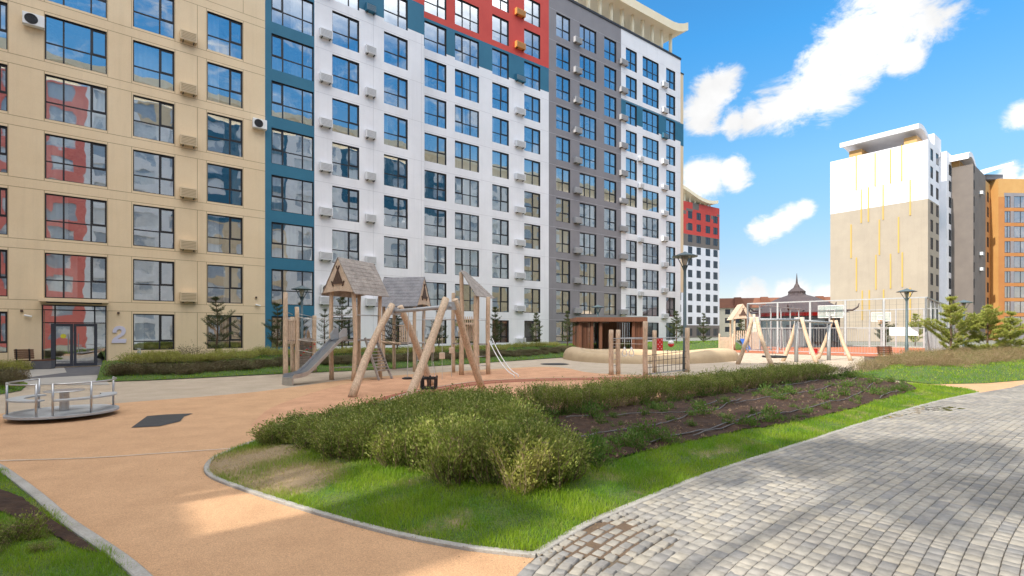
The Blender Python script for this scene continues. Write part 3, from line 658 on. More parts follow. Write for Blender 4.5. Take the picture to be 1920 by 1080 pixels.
wm_.add([(0,15,0),(g2,15,0),(g2,15,32),(0,15,32)], [(0,1,2,3)], 0); wm_.add([(g2,0,0),(g2,15,0),(g2,15,31.4),(g2,0,31.4)], [(0,1,2,3)], 0)
wm_.box(g1+1, g1+6, 2, 7, 31.41, 34.2, 3)
wm_.build('wall', [M['brown'], M['orange'], M['orange2'], M['white']], bG, local=True)
for h in hg+ho: smallwin(bG, h[0], h[2], h[1]-h[0], h[3]-h[2])
for py in (357, 472, 501): acbox(bG, sG(1836), ZY(py, 95), 1.3, .6, M['whitep'], dep=.5)
cn = MB()
for i in range(10):
    f_ = lambda i: (-1+i*.75, 32.9+1.9*math.sin(math.pi*(.2+.8*i/10)))
    (x0, za), (x1, zb) = f_(i), f_(i+1)
    cn.add([(x0,.5,za),(x1,.5,zb),(x1,12,zb),(x0,12,za),(x0,.5,za-.9),(x1,.5,zb-.9),(x1,12,zb-.9),(x0,12,za-.9)], [(0,1,2,3),(4,7,6,5),(0,4,5,1),(2,6,7,3)]+([(0,3,7,4)] if i == 0 else []))
cn.build('roof_canopy', M['white'], bG, local=True)
q = MB(); q.box(.3, 4.5, 2, 11, 32.21, 33.4); q.build('canopy_base', M['orange2'], bG, local=True)
# orange block, far right
Po = AT(1872, 101)
bH = thing('apartment_block', 'orange framed apartment block with wide windows at the right edge', 'building', Po, R(3))
wm_ = MB(); ho = []
LB = 24
for k in range(1, 10):
    for a, b in ((1.3, 2.55), (3.3, 6.1), (7.2, 10.0), (11.2, 14.0), (15.2, 18), (19.2, 22)): ho.append((a, b, 3*k+.55-1.1, 3*k+2.85-1.1))
def hzn(s, z):
    if z > 28.6: return 1 if z > 29.4 or s < 1.2 else 2
    if z < 2.0: return 2
    inw = any(h[2] < z < h[3] for h in ho)
    return 2 if (inw and s > 2.5) else 0
wall(wm_, 0, LB, 0, 32.2, ho, hzn, zs=(28.6, 29.4, 2.0), xs=(1.2,), depth=.2)
wm_.add([(0,0,0),(0,14,0),(0,14,32.2),(0,0,32.2)], [(3,2,1,0)], 1); wm_.add([(0,0,32.2),(LB,0,32.2),(LB,14,32.2),(0,14,32.2)], [(0,1,2,3)], 2)
wm_.add([(0,14,0),(LB,14,0),(LB,14,32.2),(0,14,32.2)], [(0,1,2,3)], 0); wm_.add([(LB,0,0),(LB,14,0),(LB,14,32.2),(LB,0,32.2)], [(0,1,2,3)], 0)
wm_.build('wall', [M['orange'], M['orange2'], M['grey']], bH, local=True)
for h in ho: smallwin(bH, h[0], h[2], h[1]-h[0], h[3]-h[2], glassm='glass')
cn = MB(); cn.prism([(-3.2, -.5, 33.0), (2.8, -.5, 35.0), (2.6, -.5, 35.5), (-3.2, -.5, 34.0)], (0, 8, 0)); cn.build('roof_canopy', M['white'], bH, local=True, fixn=True)
q = MB(); q.box(-2, 1.5, .5, 6, 32.21, 33.2); q.build('canopy_base', M['grey'], bH, local=True)

# ---- unseen blocks: opposite one mirrored in the glass, left one added for shade
M['white2'] = mat('lit_white_panel', (.90,.89,.88), (.86,.85,.84), .5, .7); M['red2'] = mat('salmon_red_panel', (.80,.20,.16), (.84,.24,.19), .5, .6)  # white lightened in place of sunlight missing on the opposite front
def backblock(name, label, O, rot, Lb, ht, zonecols, dep=14):
    o = thing('apartment_block', label, 'building', O, rot)
    b = MB(); hs = []
    n = int(Lb/4.2)
    for i in range(n):
        for k in range(int(ht/3)): hs.append((4.2*i+1.0, 4.2*i+3.3, 3*k+.8, 3*k+2.8))
    xs = [z[0] for z in zonecols[1:]]
    def zn(s, z):
        r = zonecols[0]
        for q_ in zonecols:
            if s >= q_[0]: r = q_
        return r[2] if z > r[1] else r[3]
    wall(b, 0, Lb, 0, ht, hs, zn, xs=xs, zs=[z[1] for z in zonecols], depth=.2)
    body(b, 0, Lb, 0, ht, dep, 0)
    b.build('wall', [M['white2'], M['red2'], M['tan'], M['teal'], M['grey']], o, local=True)
    g = MB()
    for h in hs: g.add([(h[0], .1, h[2]), (h[1], .1, h[2]), (h[1], .1, h[3]), (h[0], .1, h[3])], [(0,1,2,3)])
    g.build('windows', M['glassm'], o, local=True)['kind'] = 'stuff'
    c = MB(); c.box(2, Lb-2, 0, 7, ht+2.6, ht+3.5); c.build('roof_canopy', M['canopy'], o, local=True)
    return o
nrm = -F1.into
def fc(s, t): return F1.O+F1.d*s+nrm*t
# opposite block: its front looks back at the main row
O_ = fc(120, 50); backblock('opp', 'long white, tan and red apartment block facing the court, mirrored in the windows', O_, F1.rot+math.pi, 138, 33,
    [(0, 99, 0, 0), (20, 20, 0, 2), (36, 99, 0, 2), (50, 12, 0, 2), (66, 24, 3, 0), (84, 99, 0, 0), (93, 18, 3, 2), (108, 30, 2, 0), (112, 99, 0, 0), (117.5, 99, 1, 1), (126, 20, 0, 1), (129, 99, 0, 0)])
# left wing: unseen, added to shade the court, end wall towards the viewer
WS, WT = -11.0, 26.7
backblock('shadewing', 'white and red wing added unseen to shade the court from the left, outside the picture', fc(WS, WT), F1.rot+math.pi/2, WT+4, 31, [(0, 20, 1, 0), (8, 99, 0, 0), (18, 12, 0, 2)])

def bigtree(label, s, t, h, rad, z0, seed, n=26000, cl=46):  # unseen trees added to pattern the shade on path and paving
    rs = np.random.RandomState(seed); c = fc(s, t); o = thing('occluder_tree', label, 'tree', (c.x, c.y, 0), 0, 'added unseen tall trees at the end of the wing'); tk = MB()
    tk.tube([(0, 0, 0), (.1, .05, h*.3), (0, .1, h*.65), (.05, 0, h*.95)], [.22, .17, .10, .03], 10); Cn = []; cc = []
    for i in range(cl):
        u = rs.normal(size=3); u /= np.linalg.norm(u); r = rs.uniform()**.4; p = np.array([u[0]*rad*r, u[1]*rad*r, z0+(h-z0)*(.5+.5*u[2]*r)]); cc.append(p)
        tk.tube([(0, 0, max(1, p[2]-1.2)), (p[0]*.5, p[1]*.5, p[2]-.4), tuple(p)], [.05, .03, .01], 5, cap=False)
    cc = np.array(cc); idx = rs.randint(0, cl, n); P_ = cc[idx]+rs.normal(size=(n, 3))*np.array([.38, .38, .34])*rad*.25
    V, Fq = leaves(P_, rs.normal(size=(n, 3)), .13, .7, rs); tk.build('trunk', M['bark'], o, local=True); fastmesh('crown', V, Fq, M['herb'], o)

an = thing('occluder', 'added unseen flat-roofed annex at the end of the wing, outside the picture', 'building', fc(WS, 30.4), F1.rot+math.pi/2)  # unseen block added, roof heights set to shape the light streak
b = MB(); ha = [(.4, 1.5, 3*k+.9, 3*k+2.6) for k in range(3)]
wall(b, 0, 1.8, 0, 14.3, ha, lambda s, z: 0, depth=.2); body(b, 0, 1.8, 0, 14.3, 9, 0); body(b, 1.8, 3.7, 0, 12.0, 9, 0, front=True); b.build('wall', [M['white']], an, local=True)
for h in ha: smallwin(an, h[0], h[2], h[1]-h[0], h[3]-h[2])
# ------------------------------------------------------------------ ground
def struct(o): o['kind'] = 'structure'; return o
def densify(pts, step):
    out = []
    for i in range(len(pts)):
        a, b = pts[i], pts[(i+1) % len(pts)]; n = max(1, int((b-a).length/step))
        for k in range(n): out.append(a+(b-a)*k/n)
    return out
def smooth_open(pts, n=4):
    out = []
    P_ = [pts[0]]+list(pts)+[pts[-1]]
    for i in range(1, len(P_)-2):
        p0, p1, p2, p3 = P_[i-1:i+3]
        for k in range(n):
            t = k/n; out.append(.5*((2*p1)+(p2-p0)*t+(2*p0-5*p1+4*p2-p3)*t*t+(3*p1-p0-3*p2+p3)*t**3))
    out.append(pts[-1]); return out
def inpoly(x, y, poly):
    x = np.asarray(x); y = np.asarray(y); c = np.zeros(x.shape, bool); n = len(poly); j = n-1
    for i in range(n):
        xi, yi, xj, yj = poly[i][0], poly[i][1], poly[j][0], poly[j][1]
        cond = ((yi > y) != (yj > y)) & (x < (xj-xi)*(y-yi)/((yj-yi) or 1e-9)+xi); c ^= cond; j = i
    return c
def region(name, poly, z, m, hfun=None, step=None, kind='structure'):
    poly = [Vector((p[0], p[1])) for p in poly]
    if hfun is None:
        vs = [(p.x, p.y, z) for p in poly]; tri = geometry.tessellate_polygon([[Vector(v) for v in vs]])
        b = MB(); b.add(vs, [tuple(t) if (poly[t[1]]-poly[t[0]]).cross(poly[t[2]]-poly[t[0]]) > 0 else tuple(reversed(t)) for t in tri])
        o = b.build(name, m)
    else:
        bd = densify(poly, step); pts = list(bd); X = [p.x for p in poly]; Yv = [p.y for p in poly]
        gx, gy = np.meshgrid(np.arange(min(X), max(X), step), np.arange(min(Yv), max(Yv), step)); gx = gx.ravel()+nr.uniform(-.2, .2, gx.size)*step; gy = gy.ravel()+nr.uniform(-.2, .2, gy.size)*step
        ins = inpoly(gx, gy, [(p.x, p.y) for p in poly])
        n0 = len(pts); pts += [Vector((a, b)) for a, b in zip(gx[ins], gy[ins])]
        r = geometry.delaunay_2d_cdt(pts, [], [list(range(n0))], 1, 1e-4)
        b = MB(); b.add([(p.x, p.y, z+hfun(p.x, p.y)) for p in r[0]], [tuple(f) for f in r[2]]); o = b.build(name, m, smooth=True)
    if kind: o['kind'] = kind
    return o
def ell(cx, cy, rx, ry, n=40, a0=0): return [(cx+rx*math.cos(a0+2*math.pi*i/n), cy+ry*math.sin(a0+2*math.pi*i/n)) for i in range(n)]
def g2(px, py): v = G(px, py); return Vector((v.x, v.y))
b = MB(); b.add([(-900,-700,-.02),(1500,-700,-.02),(1500,2200,-.02),(-900,2200,-.02)], [(0,1,2,3)]); struct(b.build('ground', M['far']))
def fpt(fac, px, t): p = fac.P(px)-fac.into*t; return Vector((p.x, p.y))
# playground: beige everywhere, orange and pink on top
back = [g2(-200, 712), g2(60, 716), g2(180, 716), g2(300, 712), g2(540, 701), g2(700, 694), g2(860, 684), g2(980, 676), g2(1080, 669), g2(1200, 664), g2(1400, 657), g2(1560, 652), g2(1700, 650)]
region('playground_surface', [(p.x, p.y) for p in back]+[(48, 34), (40, 21), (18, 17), (9, 13), (2, 5), (1.0, 1.5), (-14, 1.5), (-22, 8)], 0.0, M['beige'])
orange = [g2(-300, 800)]+smooth_open([g2(0, 776), g2(210, 757), g2(480, 735), g2(650, 712), g2(800, 700), g2(1000, 688), g2(1060, 690), g2(1120, 700), g2(1300, 704), g2(1500, 696)], 4)+[Vector(p) for p in ((14, 14), (9, 13), (2, 5), (1.0, 1.5), (-14, 1.5), (-16, 8))]
region('orange_surface', orange, .004, M['rub'])
pk = smooth_open([g2(470, 800), g2(520, 760), g2(640, 722), g2(740, 708), g2(860, 700), g2(1000, 690), g2(1060, 692), g2(1130, 702), g2(1300, 706), g2(1420, 702)], 4)+[Vector(p) for p in ((9, 15), (4, 12), (0, 10), (-3, 9))]
region('pink_surface', pk, .008, M['rub2'])
def stripe(name, pts, w, z, m):
    c = smooth_open(pts, 6); L_, R_ = [], []
    for i, p in enumerate(c):
        t = (c[min(i+1, len(c)-1)]-c[max(i-1, 0)]).normalized(); nn = Vector((-t.y, t.x)); L_.append(p+nn*w/2); R_.append(p-nn*w/2)
    b = MB(); n = len(c); b.add([(p.x, p.y, z) for p in L_+R_], [(i, n+i, n+i+1, i+1) for i in range(n-1)]); return struct(b.build(name, m))
rb = [g2(640, 785), g2(690, 768), g2(750, 745), g2(830, 728), g2(905, 718), g2(1000, 713), g2(1100, 711), g2(1200, 709), g2(1290, 707)]
stripe('red_band', rb, .95, .013, M['brick']); stripe('pale_band', [p+Vector((.0, .72)) for p in rb], .10, .017, M['beige'])
stripe('pale_band', [p+Vector((.05, .0)) for p in rb], .07, .018, M['rub'])
stripe('joint_line', [g2(-60, 800), g2(120, 790), g2(330, 768), g2(520, 745)], .012, .012, M['rub2']); stripe('joint_line', [g2(-40, 866), g2(160, 860), g2(300, 851), g2(450, 841)], .035, .012, mat('pale_joint', (.70,.62,.52), (.5,.42,.33), 3, .9))
b = MB(); ptc = [g2(246, 803), g2(300, 800), g2(338, 791), g2(345, 782), g2(362, 776), g2(312, 778), g2(276, 781)]
region('charcoal_patch', ptc, .013, M['patch'])
tr_ = thing('trampoline', 'dark oval in-ground trampoline mat in the pink surface behind the climbing frame', 'trampoline', (*g2(1040, 683), 0))
b = MB(); b.lathe((*g2(1040, 683), .009), [(.80, 0), (.80, .012), (.72, .014), (.70, .01)], 32); b.build('rim', M['black'], tr_)
b = MB(); b.lathe((*g2(1040, 683), .012), [(.69, 0), (.69, .008)], 32); b.build('mat', M['patch'], tr_)
# door apron
region('entrance_paving', [fpt(F1, -60, -.05), fpt(F1, 205, -.05), g2(190, 700), g2(205, 722), g2(60, 722), g2(-80, 712)], .014, M['conc'])
region('dark_paving_band', [fpt(F1, 120, -.05), fpt(F1, 203, -.05), g2(192, 698), g2(190, 703), g2(30, 712), g2(70, 706), g2(125, 699)], .019, M['asph'])
# court floor
A_, B_ = Vector((20.8, 44.7)), Vector((29.5, 36.1)); fd = (B_-A_).normalized(); cd = Vector((-fd.y, fd.x)); CW = (B_-A_).length; CL = 24
region('court_floor', [A_-fd*6-cd*1.6, B_-cd*1.6+fd*.6, B_+cd*CL+fd*.6, A_+cd*CL-fd*6], .02, M['court'])
region('beige_path', [g2(1400, 700), g2(1400, 672), g2(1600, 668), g2(1740, 676), g2(1760, 690), g2(1600, 712)], .012, M['beige'])

# island bed
kl = smooth_open([g2(505, 822), g2(470, 832), g2(430, 848), g2(400, 862), g2(387, 880), g2(400, 897), g2(450, 917), g2(540, 947), g2(640, 977), g2(750, 1006), g2(850, 1026), g2(930, 1037), g2(1005, 1045)], 5)
kr = smooth_open([g2(1005, 1045), g2(1100, 988), g2(1200, 945), g2(1330, 892), g2(1500, 835), g2(1620, 795), g2(1700, 770), g2(1775, 750), g2(1835, 738)], 5)
kb = smooth_open([g2(1835, 738), g2(1800, 729), g2(1700, 722), g2(1640, 712), g2(1590, 702), g2(1500, 713), g2(1350, 735), g2(1200, 754), g2(1000, 775), g2(850, 782), g2(700, 797), g2(560, 814), g2(505, 822)], 4)
isl = kl+kr[1:]+kb[1:-1]
islp = [(p.x, p.y) for p in isl]
soilp = [g2(x, y) for x, y in ((985, 800), (1010, 835), (1060, 862), (1130, 886), (1200, 866), (1300, 840), (1400, 818), (1500, 799), (1580, 779), (1670, 752), (1720, 738), (1690, 722), (1620, 712), (1560, 708), (1480, 722), (1350, 745), (1200, 768), (1080, 785))]
def vnoise(x, y, s=1.0, seed=0):
    x = np.asarray(x)*s+seed*17.3; y = np.asarray(y)*s+seed*9.1
    return (np.sin(x*1.7+1.3*np.sin(y*1.1))+np.sin(y*2.3+1.7*np.sin(x*.9+2))+.5*np.sin(x*4.1+y*3.3)+.5*np.sin(y*5.3-x*3.9))/3
def edged(x, y, poly):
    best = 9e9
    for i in range(len(poly)):
        ax, ay = poly[i]; bx, by = poly[(i+1) % len(poly)]; dx, dy = bx-ax, by-ay
        t = max(0, min(1, ((x-ax)*dx+(y-ay)*dy)/(dx*dx+dy*dy+1e-12))); q = math.hypot(x-ax-t*dx, y-ay-t*dy)
        if q < best: best = q
    return best
isl_c = islp[::3]
def ih(x, y):
    e = edged(x, y, isl_c); return .02+min(e, 1.2)*.10+.02*float(vnoise(x, y, 3))*min(e*3, 1)
turfm = mat('turf_ground', (.05,.12,.012), (.08,.11,.028), 2.2, .95, bump=1, bscale=30, fine=(50, .4))
_t = turfm.node_tree; _b = _t.nodes['Principled BSDF']; _src = _b.inputs['Base Color'].links[0].from_socket
_a = _t.nodes.new('ShaderNodeAttribute'); _a.attribute_name = 'tone'; _x = _t.nodes.new('ShaderNodeMix'); _x.data_type = 'RGBA'
_n = _t.nodes.new('ShaderNodeTexNoise'); _n.inputs['Scale'].default_value = 9; _n.inputs['Detail'].default_value = 8; _g = _t.nodes.new('ShaderNodeNewGeometry'); _t.links.new(_g.outputs['Position'], _n.inputs[0])
_m = _t.nodes.new('ShaderNodeMath'); _m.operation = 'MULTIPLY_ADD'; _t.links.new(_n.outputs[0], _m.inputs[0]); _m.inputs[1].default_value = 3.0; _m.inputs[2].default_value = -1.5
_k = _t.nodes.new('ShaderNodeMath'); _k.operation = 'MULTIPLY_ADD'; _k.use_clamp = True; _t.links.new(_a.outputs['Fac'], _k.inputs[0]); _k.inputs[1].default_value = 2.2; _t.links.new(_m.outputs[0], _k.inputs[2])
_m2 = _t.nodes.new('ShaderNodeMath'); _m2.operation = 'MULTIPLY'; _m2.use_clamp = True; _g2 = _t.nodes.new('ShaderNodeMapRange'); _t.links.new(_a.outputs['Fac'], _g2.inputs[0]); _g2.inputs[1].default_value = 0; _g2.inputs[2].default_value = .25
_t.links.new(_k.outputs[0], _m2.inputs[0]); _t.links.new(_g2.outputs[0], _m2.inputs[1])
_t.links.new(_m2.outputs[0], _x.inputs[0]); _t.links.new(_src, _x.inputs[6]); _x.inputs[7].default_value = (.27, .20, .12, 1); _t.links.new(_x.outputs[2], _b.inputs['Base Color'])
dryc = [(g2(462, 870), .80), (g2(550, 905), .62), (g2(410, 875), .5)]
def dryf(x, y):
    v = np.zeros_like(x)
    for c, r_ in dryc: v = np.maximum(v, np.clip(1.25-np.hypot(x-c.x, y-c.y)/r_, 0, 1))
    return np.clip(v+.25*(vnoise(x, y, 1.7, 7) > .55), 0, 1)*.95
lw = region('lawn', islp, .0, turfm, ih, .14)
co_ = np.zeros(len(lw.data.vertices)*3, np.float32); lw.data.vertices.foreach_get('co', co_); co_ = co_.reshape(-1, 3)
at_ = lw.data.attributes.new('tone', 'FLOAT', 'POINT'); at_.data.foreach_set('value', dryf(co_[:, 0].astype(float), co_[:, 1].astype(float)).astype(np.float32))
def sh(x, y): return ih(x, y)+.02+.018*float(vnoise(x, y, 9, 2))+.012*float(vnoise(x, y, 21, 5))
region('soil_bed', soilp, .0, M['soil'], sh, .09)
# kerbs
def kerb(name, pts, w=.08, h=.05, z=0.0, m='kerb'):
    b = MB(); n = len(pts); vs = []
    for i, p in enumerate(pts):
        t = (pts[min(i+1, n-1)]-pts[max(i-1, 0)]).normalized(); nn = Vector((-t.y, t.x))
        for q, zz in ((w/2, z-.02), (w/2, z+h-.008), (w/2-.01, z+h), (-w/2+.01, z+h), (-w/2, z+h-.008), (-w/2, z-.02)): c = p+nn*q; vs.append((c.x, c.y, zz))
    fs = [(6*i+j, 6*i+6+j, 6*i+7+j, 6*i+1+j) for i in range(n-1) for j in range(5)]
    b.add(vs, fs); b.add([vs[k] for k in range(6)], [(0,1,2,3,4,5)]); return struct(b.build(name, M[m]))
kerb('kerb', kl, .065, .038); kerb('kerb', kr, .09, .04); kerb('kerb', kb[:14], .07, .04)
# lower left bed
lb = smooth_open([g2(-60, 850), g2(0, 882), g2(70, 935), g2(120, 980), g2(180, 1022), g2(240, 1066), g2(300, 1125), g2(340, 1180)], 4)
lbp = [(p.x, p.y) for p in lb]+[(-1.5, 1.0), (-9, 1.0), (-10, 7)]
lbc = lbp[::2]
def lh(x, y): e = edged(x, y, lbc); return .02+min(e, .8)*.10+.02*float(vnoise(x, y, 4))*min(e*3, 1)
region('lawn', lbp, .0, turfm, lh, .2); kerb('kerb', lb, .10, .055)
lsoil = [g2(x, y) for x, y in ((-30, 915), (40, 940), (100, 985), (150, 1016), (185, 1046), (150, 1040), (80, 1000), (10, 975), (-50, 960))]
region('soil_bed', lsoil, .0, M['soil'], lambda x, y: lh(x, y)+.02+.01*float(vnoise(x, y, 15, 2)), .06)
# left small mound
lm = [g2(-120, 705), g2(-20, 703), g2(25, 708), g2(52, 722), g2(40, 733), g2(-10, 742), g2(-120, 760)]
lmp = [(p.x, p.y) for p in lm]
region('lawn', lmp, .0, turfm, lambda x, y: .02+min(edged(x, y, lmp), 1)*.3, .4)
lm2 = [fpt(F1, -80, .0), fpt(F1, 68, .0), fpt(F1, 75, .5), g2(30, 697), g2(-60, 704)]
region('lawn', lm2, .0, turfm, lambda x, y: .12, .5)
# raised back lawn up to the houses
f_front = [g2(178, 717), g2(300, 713), g2(540, 701), g2(700, 694), g2(860, 684), g2(980, 676), g2(1080, 669), g2(1200, 663), g2(1400, 656)]
f_front = smooth_open(f_front, 3)
bk_ = [fpt(F2, 1350, 0), fpt(F2, 1276, -.02), fpt(F2, 1029, -.02), fpt(F2, 795, -.02), fpt(F1, 793, -.02), fpt(F1, 497, -.02), fpt(F1, 260, -.02), fpt(F1, 206, -.02)]
blp = f_front+bk_; blpt = [(p.x, p.y) for p in blp]
ffc = [(p.x, p.y) for p in f_front]
def dfront(x, y): 
    best = 9e9
    for i in range(len(ffc)-1):
        ax, ay = ffc[i]; bx, by = ffc[i+1]; dx, dy = bx-ax, by-ay; t = max(0, min(1, ((x-ax)*dx+(y-ay)*dy)/(dx*dx+dy*dy))); best = min(best, math.hypot(x-ax-t*dx, y-ay-t*dy))
    return best
def sstep(a, b, x): t = max(0, min(1, (x-a)/(b-a))); return t*t*(3-2*t)
ent = fpt(F1, 206, 0)
def bh(x, y):
    de = math.hypot(x-ent.x, y-ent.y); return .03+.60*sstep(.3, 5.5, dfront(x, y))*sstep(.3, 7, de)
region('lawn', blpt, .0, turfm, bh, .8)
# far right ground: lawns, path
rl = [g2(1590, 703), g2(1640, 709), g2(1700, 716), g2(1755, 722), g2(1850, 720), g2(1990, 708), Vector((40, 22)), Vector((40, 34)), g2(1760, 672), g2(1700, 676), g2(1640, 684)]
rlp = [(p.x, p.y) for p in rl]
def rh(x, y): return .03+min(edged(x, y, rlp), 2.2)*.15
region('lawn', rlp, .0, turfm, rh, .5)
region('orange_path', [g2(1700, 720), g2(1755, 722), g2(1850, 720), g2(1960, 711), g2(1965, 722), g2(1900, 733), g2(1836, 740), g2(1790, 728)], .022, M['rub'])
region('lawn', [B_+fd*1.4+cd*3, B_+fd*16+cd*3, B_+fd*20+cd*26, B_+fd*1.4+cd*26], .03, mat('far_lawn', (.14,.22,.03), (.18,.24,.05), 1, .95))
# ---- stone paving, stone by stone along the kerb
kcurve = [g2(880, 1180), g2(960, 1090)]+kr[0:-1:2]+[g2(1835, 738), g2(1920, 721), Vector((24.5, 23.5)), Vector((40, 35.5))]
kcurve = smooth_open(kcurve, 3)
KC = np.array([(p.x, p.y) for p in kcurve]); seg = np.hypot(*np.diff(KC, axis=0).T); KS = np.concatenate([[0], np.cumsum(seg)])
def kpos(s): return np.interp(s, KS, KC[:, 0]), np.interp(s, KS, KC[:, 1])
tang = np.gradient(KC, axis=0); tang /= np.hypot(tang[:, 0], tang[:, 1])[:, None]
# average direction blends in with distance from the kerb, so that rows straighten out
def ktan(s):
    tx, ty = np.interp(s, KS, tang[:, 0]), np.interp(s, KS, tang[:, 1]); return tx, ty
dirtc = [g2(1120, 1012), g2(1150, 990), g2(1095, 1040), g2(1190, 1010)]
PV = []; PF = []; PC = []; nv = 0; row = .112; gap = .005
nrows = 124
for r in range(nrows):
    off = .07+row*r; s = -rnd.random()*.2
    smax = KS[-1]
    while s < smax:
        ln = rnd.choice((.10, .13, .16, .16, .19)); sm = s+ln/2
        if 0 < sm < smax:
            cx, cy = kpos(sm); tx, ty = ktan(sm); bl = min(1, off/5); tx, ty = tx*(1-bl)+.762*bl, ty*(1-bl)+.648*bl; q = math.hypot(tx, ty); tx /= q; ty /= q
            nx, ny = ty, -tx; x0, y0 = cx+nx*off, cy+ny*off
            if y0 > 1.5 and abs(x0) < y0*1.12+1.2 and y0 < 32:
                near = y0 < 9; hw = (row-gap)/2; hl = (ln-gap)/2; zt = .030+rnd.uniform(-.0015, .0015); bz = rnd.uniform(-.003, .003); cz = rnd.uniform(-.003, .003); c = .004
                dd_ = min(math.hypot(x0-dq.x, y0-dq.y)/.42 for dq in dirtc)
                if dd_ < 1: hw *= .80; hl *= .84; zt -= (.014 if rnd.random() < .09 else 0); c = .014
                tone = rnd.random()
                for (a, bb, z) in ((-1,-1,0),(1,-1,0),(1,1,0),(-1,1,0)): PV.append((x0+tx*hl*a+nx*hw*bb, y0+ty*hl*a+ny*hw*bb, .008))
                for (a, bb) in ((-1,-1),(1,-1),(1,1),(-1,1)): PV.append((x0+tx*(hl-c*.35)*a+nx*(hw-c*.35)*bb, y0+ty*(hl-c*.35)*a+ny*(hw-c*.35)*bb, zt-.0035+bz*a*.3+cz*bb*.3))
                for (a, bb) in ((-1,-1),(1,-1),(1,1),(-1,1)): PV.append((x0+tx*(hl-c)*a+nx*(hw-c)*bb, y0+ty*(hl-c)*a+ny*(hw-c)*bb, zt+bz*a*.3+cz*bb*.3))
                k = nv; PF += [(k+8,k+9,k+10,k+11)[::-1]]+[tuple(reversed((k+o+i, k+o+(i+1) % 4, k+o+4+(i+1) % 4, k+o+4+i))) for o in (4, 0) for i in range(4)]
                band = 1 if (off > 3.1 and off < 3.4) else 0
                PC += [tone]*12; nv += 12
        s += ln
def pavermat():
    m = bpy.data.materials.new('tumbled_pavers'); m.use_nodes = True; t = m.node_tree; n = t.nodes; l = t.links; b = n['Principled BSDF']
    a = n.new('ShaderNodeAttribute'); a.attribute_name = 'tone'; cr = n.new('ShaderNodeValToRGB'); l.new(a.outputs['Fac'], cr.inputs[0])
    e = cr.color_ramp.elements; e[0].position = 0; e[0].color = (.22,.215,.21,1); e[1].position = 1; e[1].color = (.34,.31,.26,1)
    for p, c in ((.3, (.26,.245,.225,1)), (.55, (.32,.295,.255,1)), (.8, (.29,.275,.25,1))): q = cr.color_ramp.elements.new(p); q.color = c
    g = n.new('ShaderNodeNewGeometry'); z = n.new('ShaderNodeTexNoise'); z.inputs['Scale'].default_value = 14; z.inputs['Detail'].default_value = 7; l.new(g.outputs['Position'], z.inputs[0])
    r = n.new('ShaderNodeMapRange'); l.new(z.outputs[0], r.inputs[0]); r.inputs[1].default_value = .3; r.inputs[2].default_value = .7; r.inputs[3].default_value = .8; r.inputs[4].default_value = 1.15
    z3 = n.new('ShaderNodeTexNoise'); z3.inputs['Scale'].default_value = .8; z3.inputs['Detail'].default_value = 5; l.new(g.outputs['Position'], z3.inputs[0])
    r3 = n.new('ShaderNodeMapRange'); l.new(z3.outputs[0], r3.inputs[0]); r3.inputs[1].default_value = .35; r3.inputs[2].default_value = .65; r3.inputs[3].default_value = .8; r3.inputs[4].default_value = 1.12
    mm = n.new('ShaderNodeMath'); mm.operation = 'MULTIPLY'; l.new(r.outputs[0], mm.inputs[0]); l.new(r3.outputs[0], mm.inputs[1])
    x = n.new('ShaderNodeVectorMath'); x.operation = 'SCALE'; l.new(cr.outputs[0], x.inputs[0]); l.new(mm.outputs[0], x.inputs[3]); l.new(x.outputs[0], b.inputs['Base Color'])
    b.inputs['Roughness'].default_value = .8; b.inputs['Specular IOR Level'].default_value = .25
    z2 = n.new('ShaderNodeTexNoise'); z2.inputs['Scale'].default_value = 60; z2.inputs['Detail'].default_value = 5; l.new(g.outputs['Position'], z2.inputs[0])
    u = n.new('ShaderNodeBump'); u.inputs['Strength'].default_value = .35; u.inputs['Distance'].default_value = .006; l.new(z2.outputs[0], u.inputs['Height']); l.new(u.outputs[0], b.inputs['Normal'])
    return m
M['paver'] = pavermat()
PV = np.array(PV); PF = np.array([f for f in PF]); 
po = struct(fastmesh('paving_stones', PV, PF, M['paver'], col=PC))
joint = mat('sandy_joints', (.16,.125,.085), (.09,.07,.05), 3, .95, bump=.5)
kp = [Vector((KC[i, 0], KC[i, 1])) for i in range(0, len(KC), 2)]
region('pavement_bed', kp+[Vector((60, 30)), Vector((40, -4)), Vector((-3, -4)), Vector((-1, .5))], .006, joint)
# dirt washed over the near stones, thin sheet with its own outline
def blotch(name, c, rx, ry, ang, z, m, n=46, amp=.25, seed=1):
    pts = []
    for i in range(n):
        a = 2*math.pi*i/n; k = 1+amp*float(vnoise(math.cos(a)*2, math.sin(a)*2, 1.6, seed)); x, y = rx*k*math.cos(a), ry*k*math.sin(a); pts.append((c[0]+x*math.cos(ang)-y*math.sin(ang), c[1]+x*math.sin(ang)+y*math.cos(ang)))
    return region(name, pts, z, m)
dirt = mat('washed_out_soil', (.13,.085,.05), (.10,.065,.04), 8, .6, bump=.4)
blotch('dirt_patch', g2(1135, 1010), .55, .30, R(48), .0195, dirt, seed=3); blotch('dirt_patch', g2(1175, 1030), .22, .10, R(60), .0192, dirt, seed=5)
wat = mat('puddle_water', (.05,.045,.035), rough=.03, spec=.7)
blotch('puddle', g2(1690, 774), 1.5, .34, R(38), .030, wat, seed=2, amp=.4); blotch('puddle', g2(1760, 768), .7, .28, R(20), .0302, wat, seed=4, amp=.4)
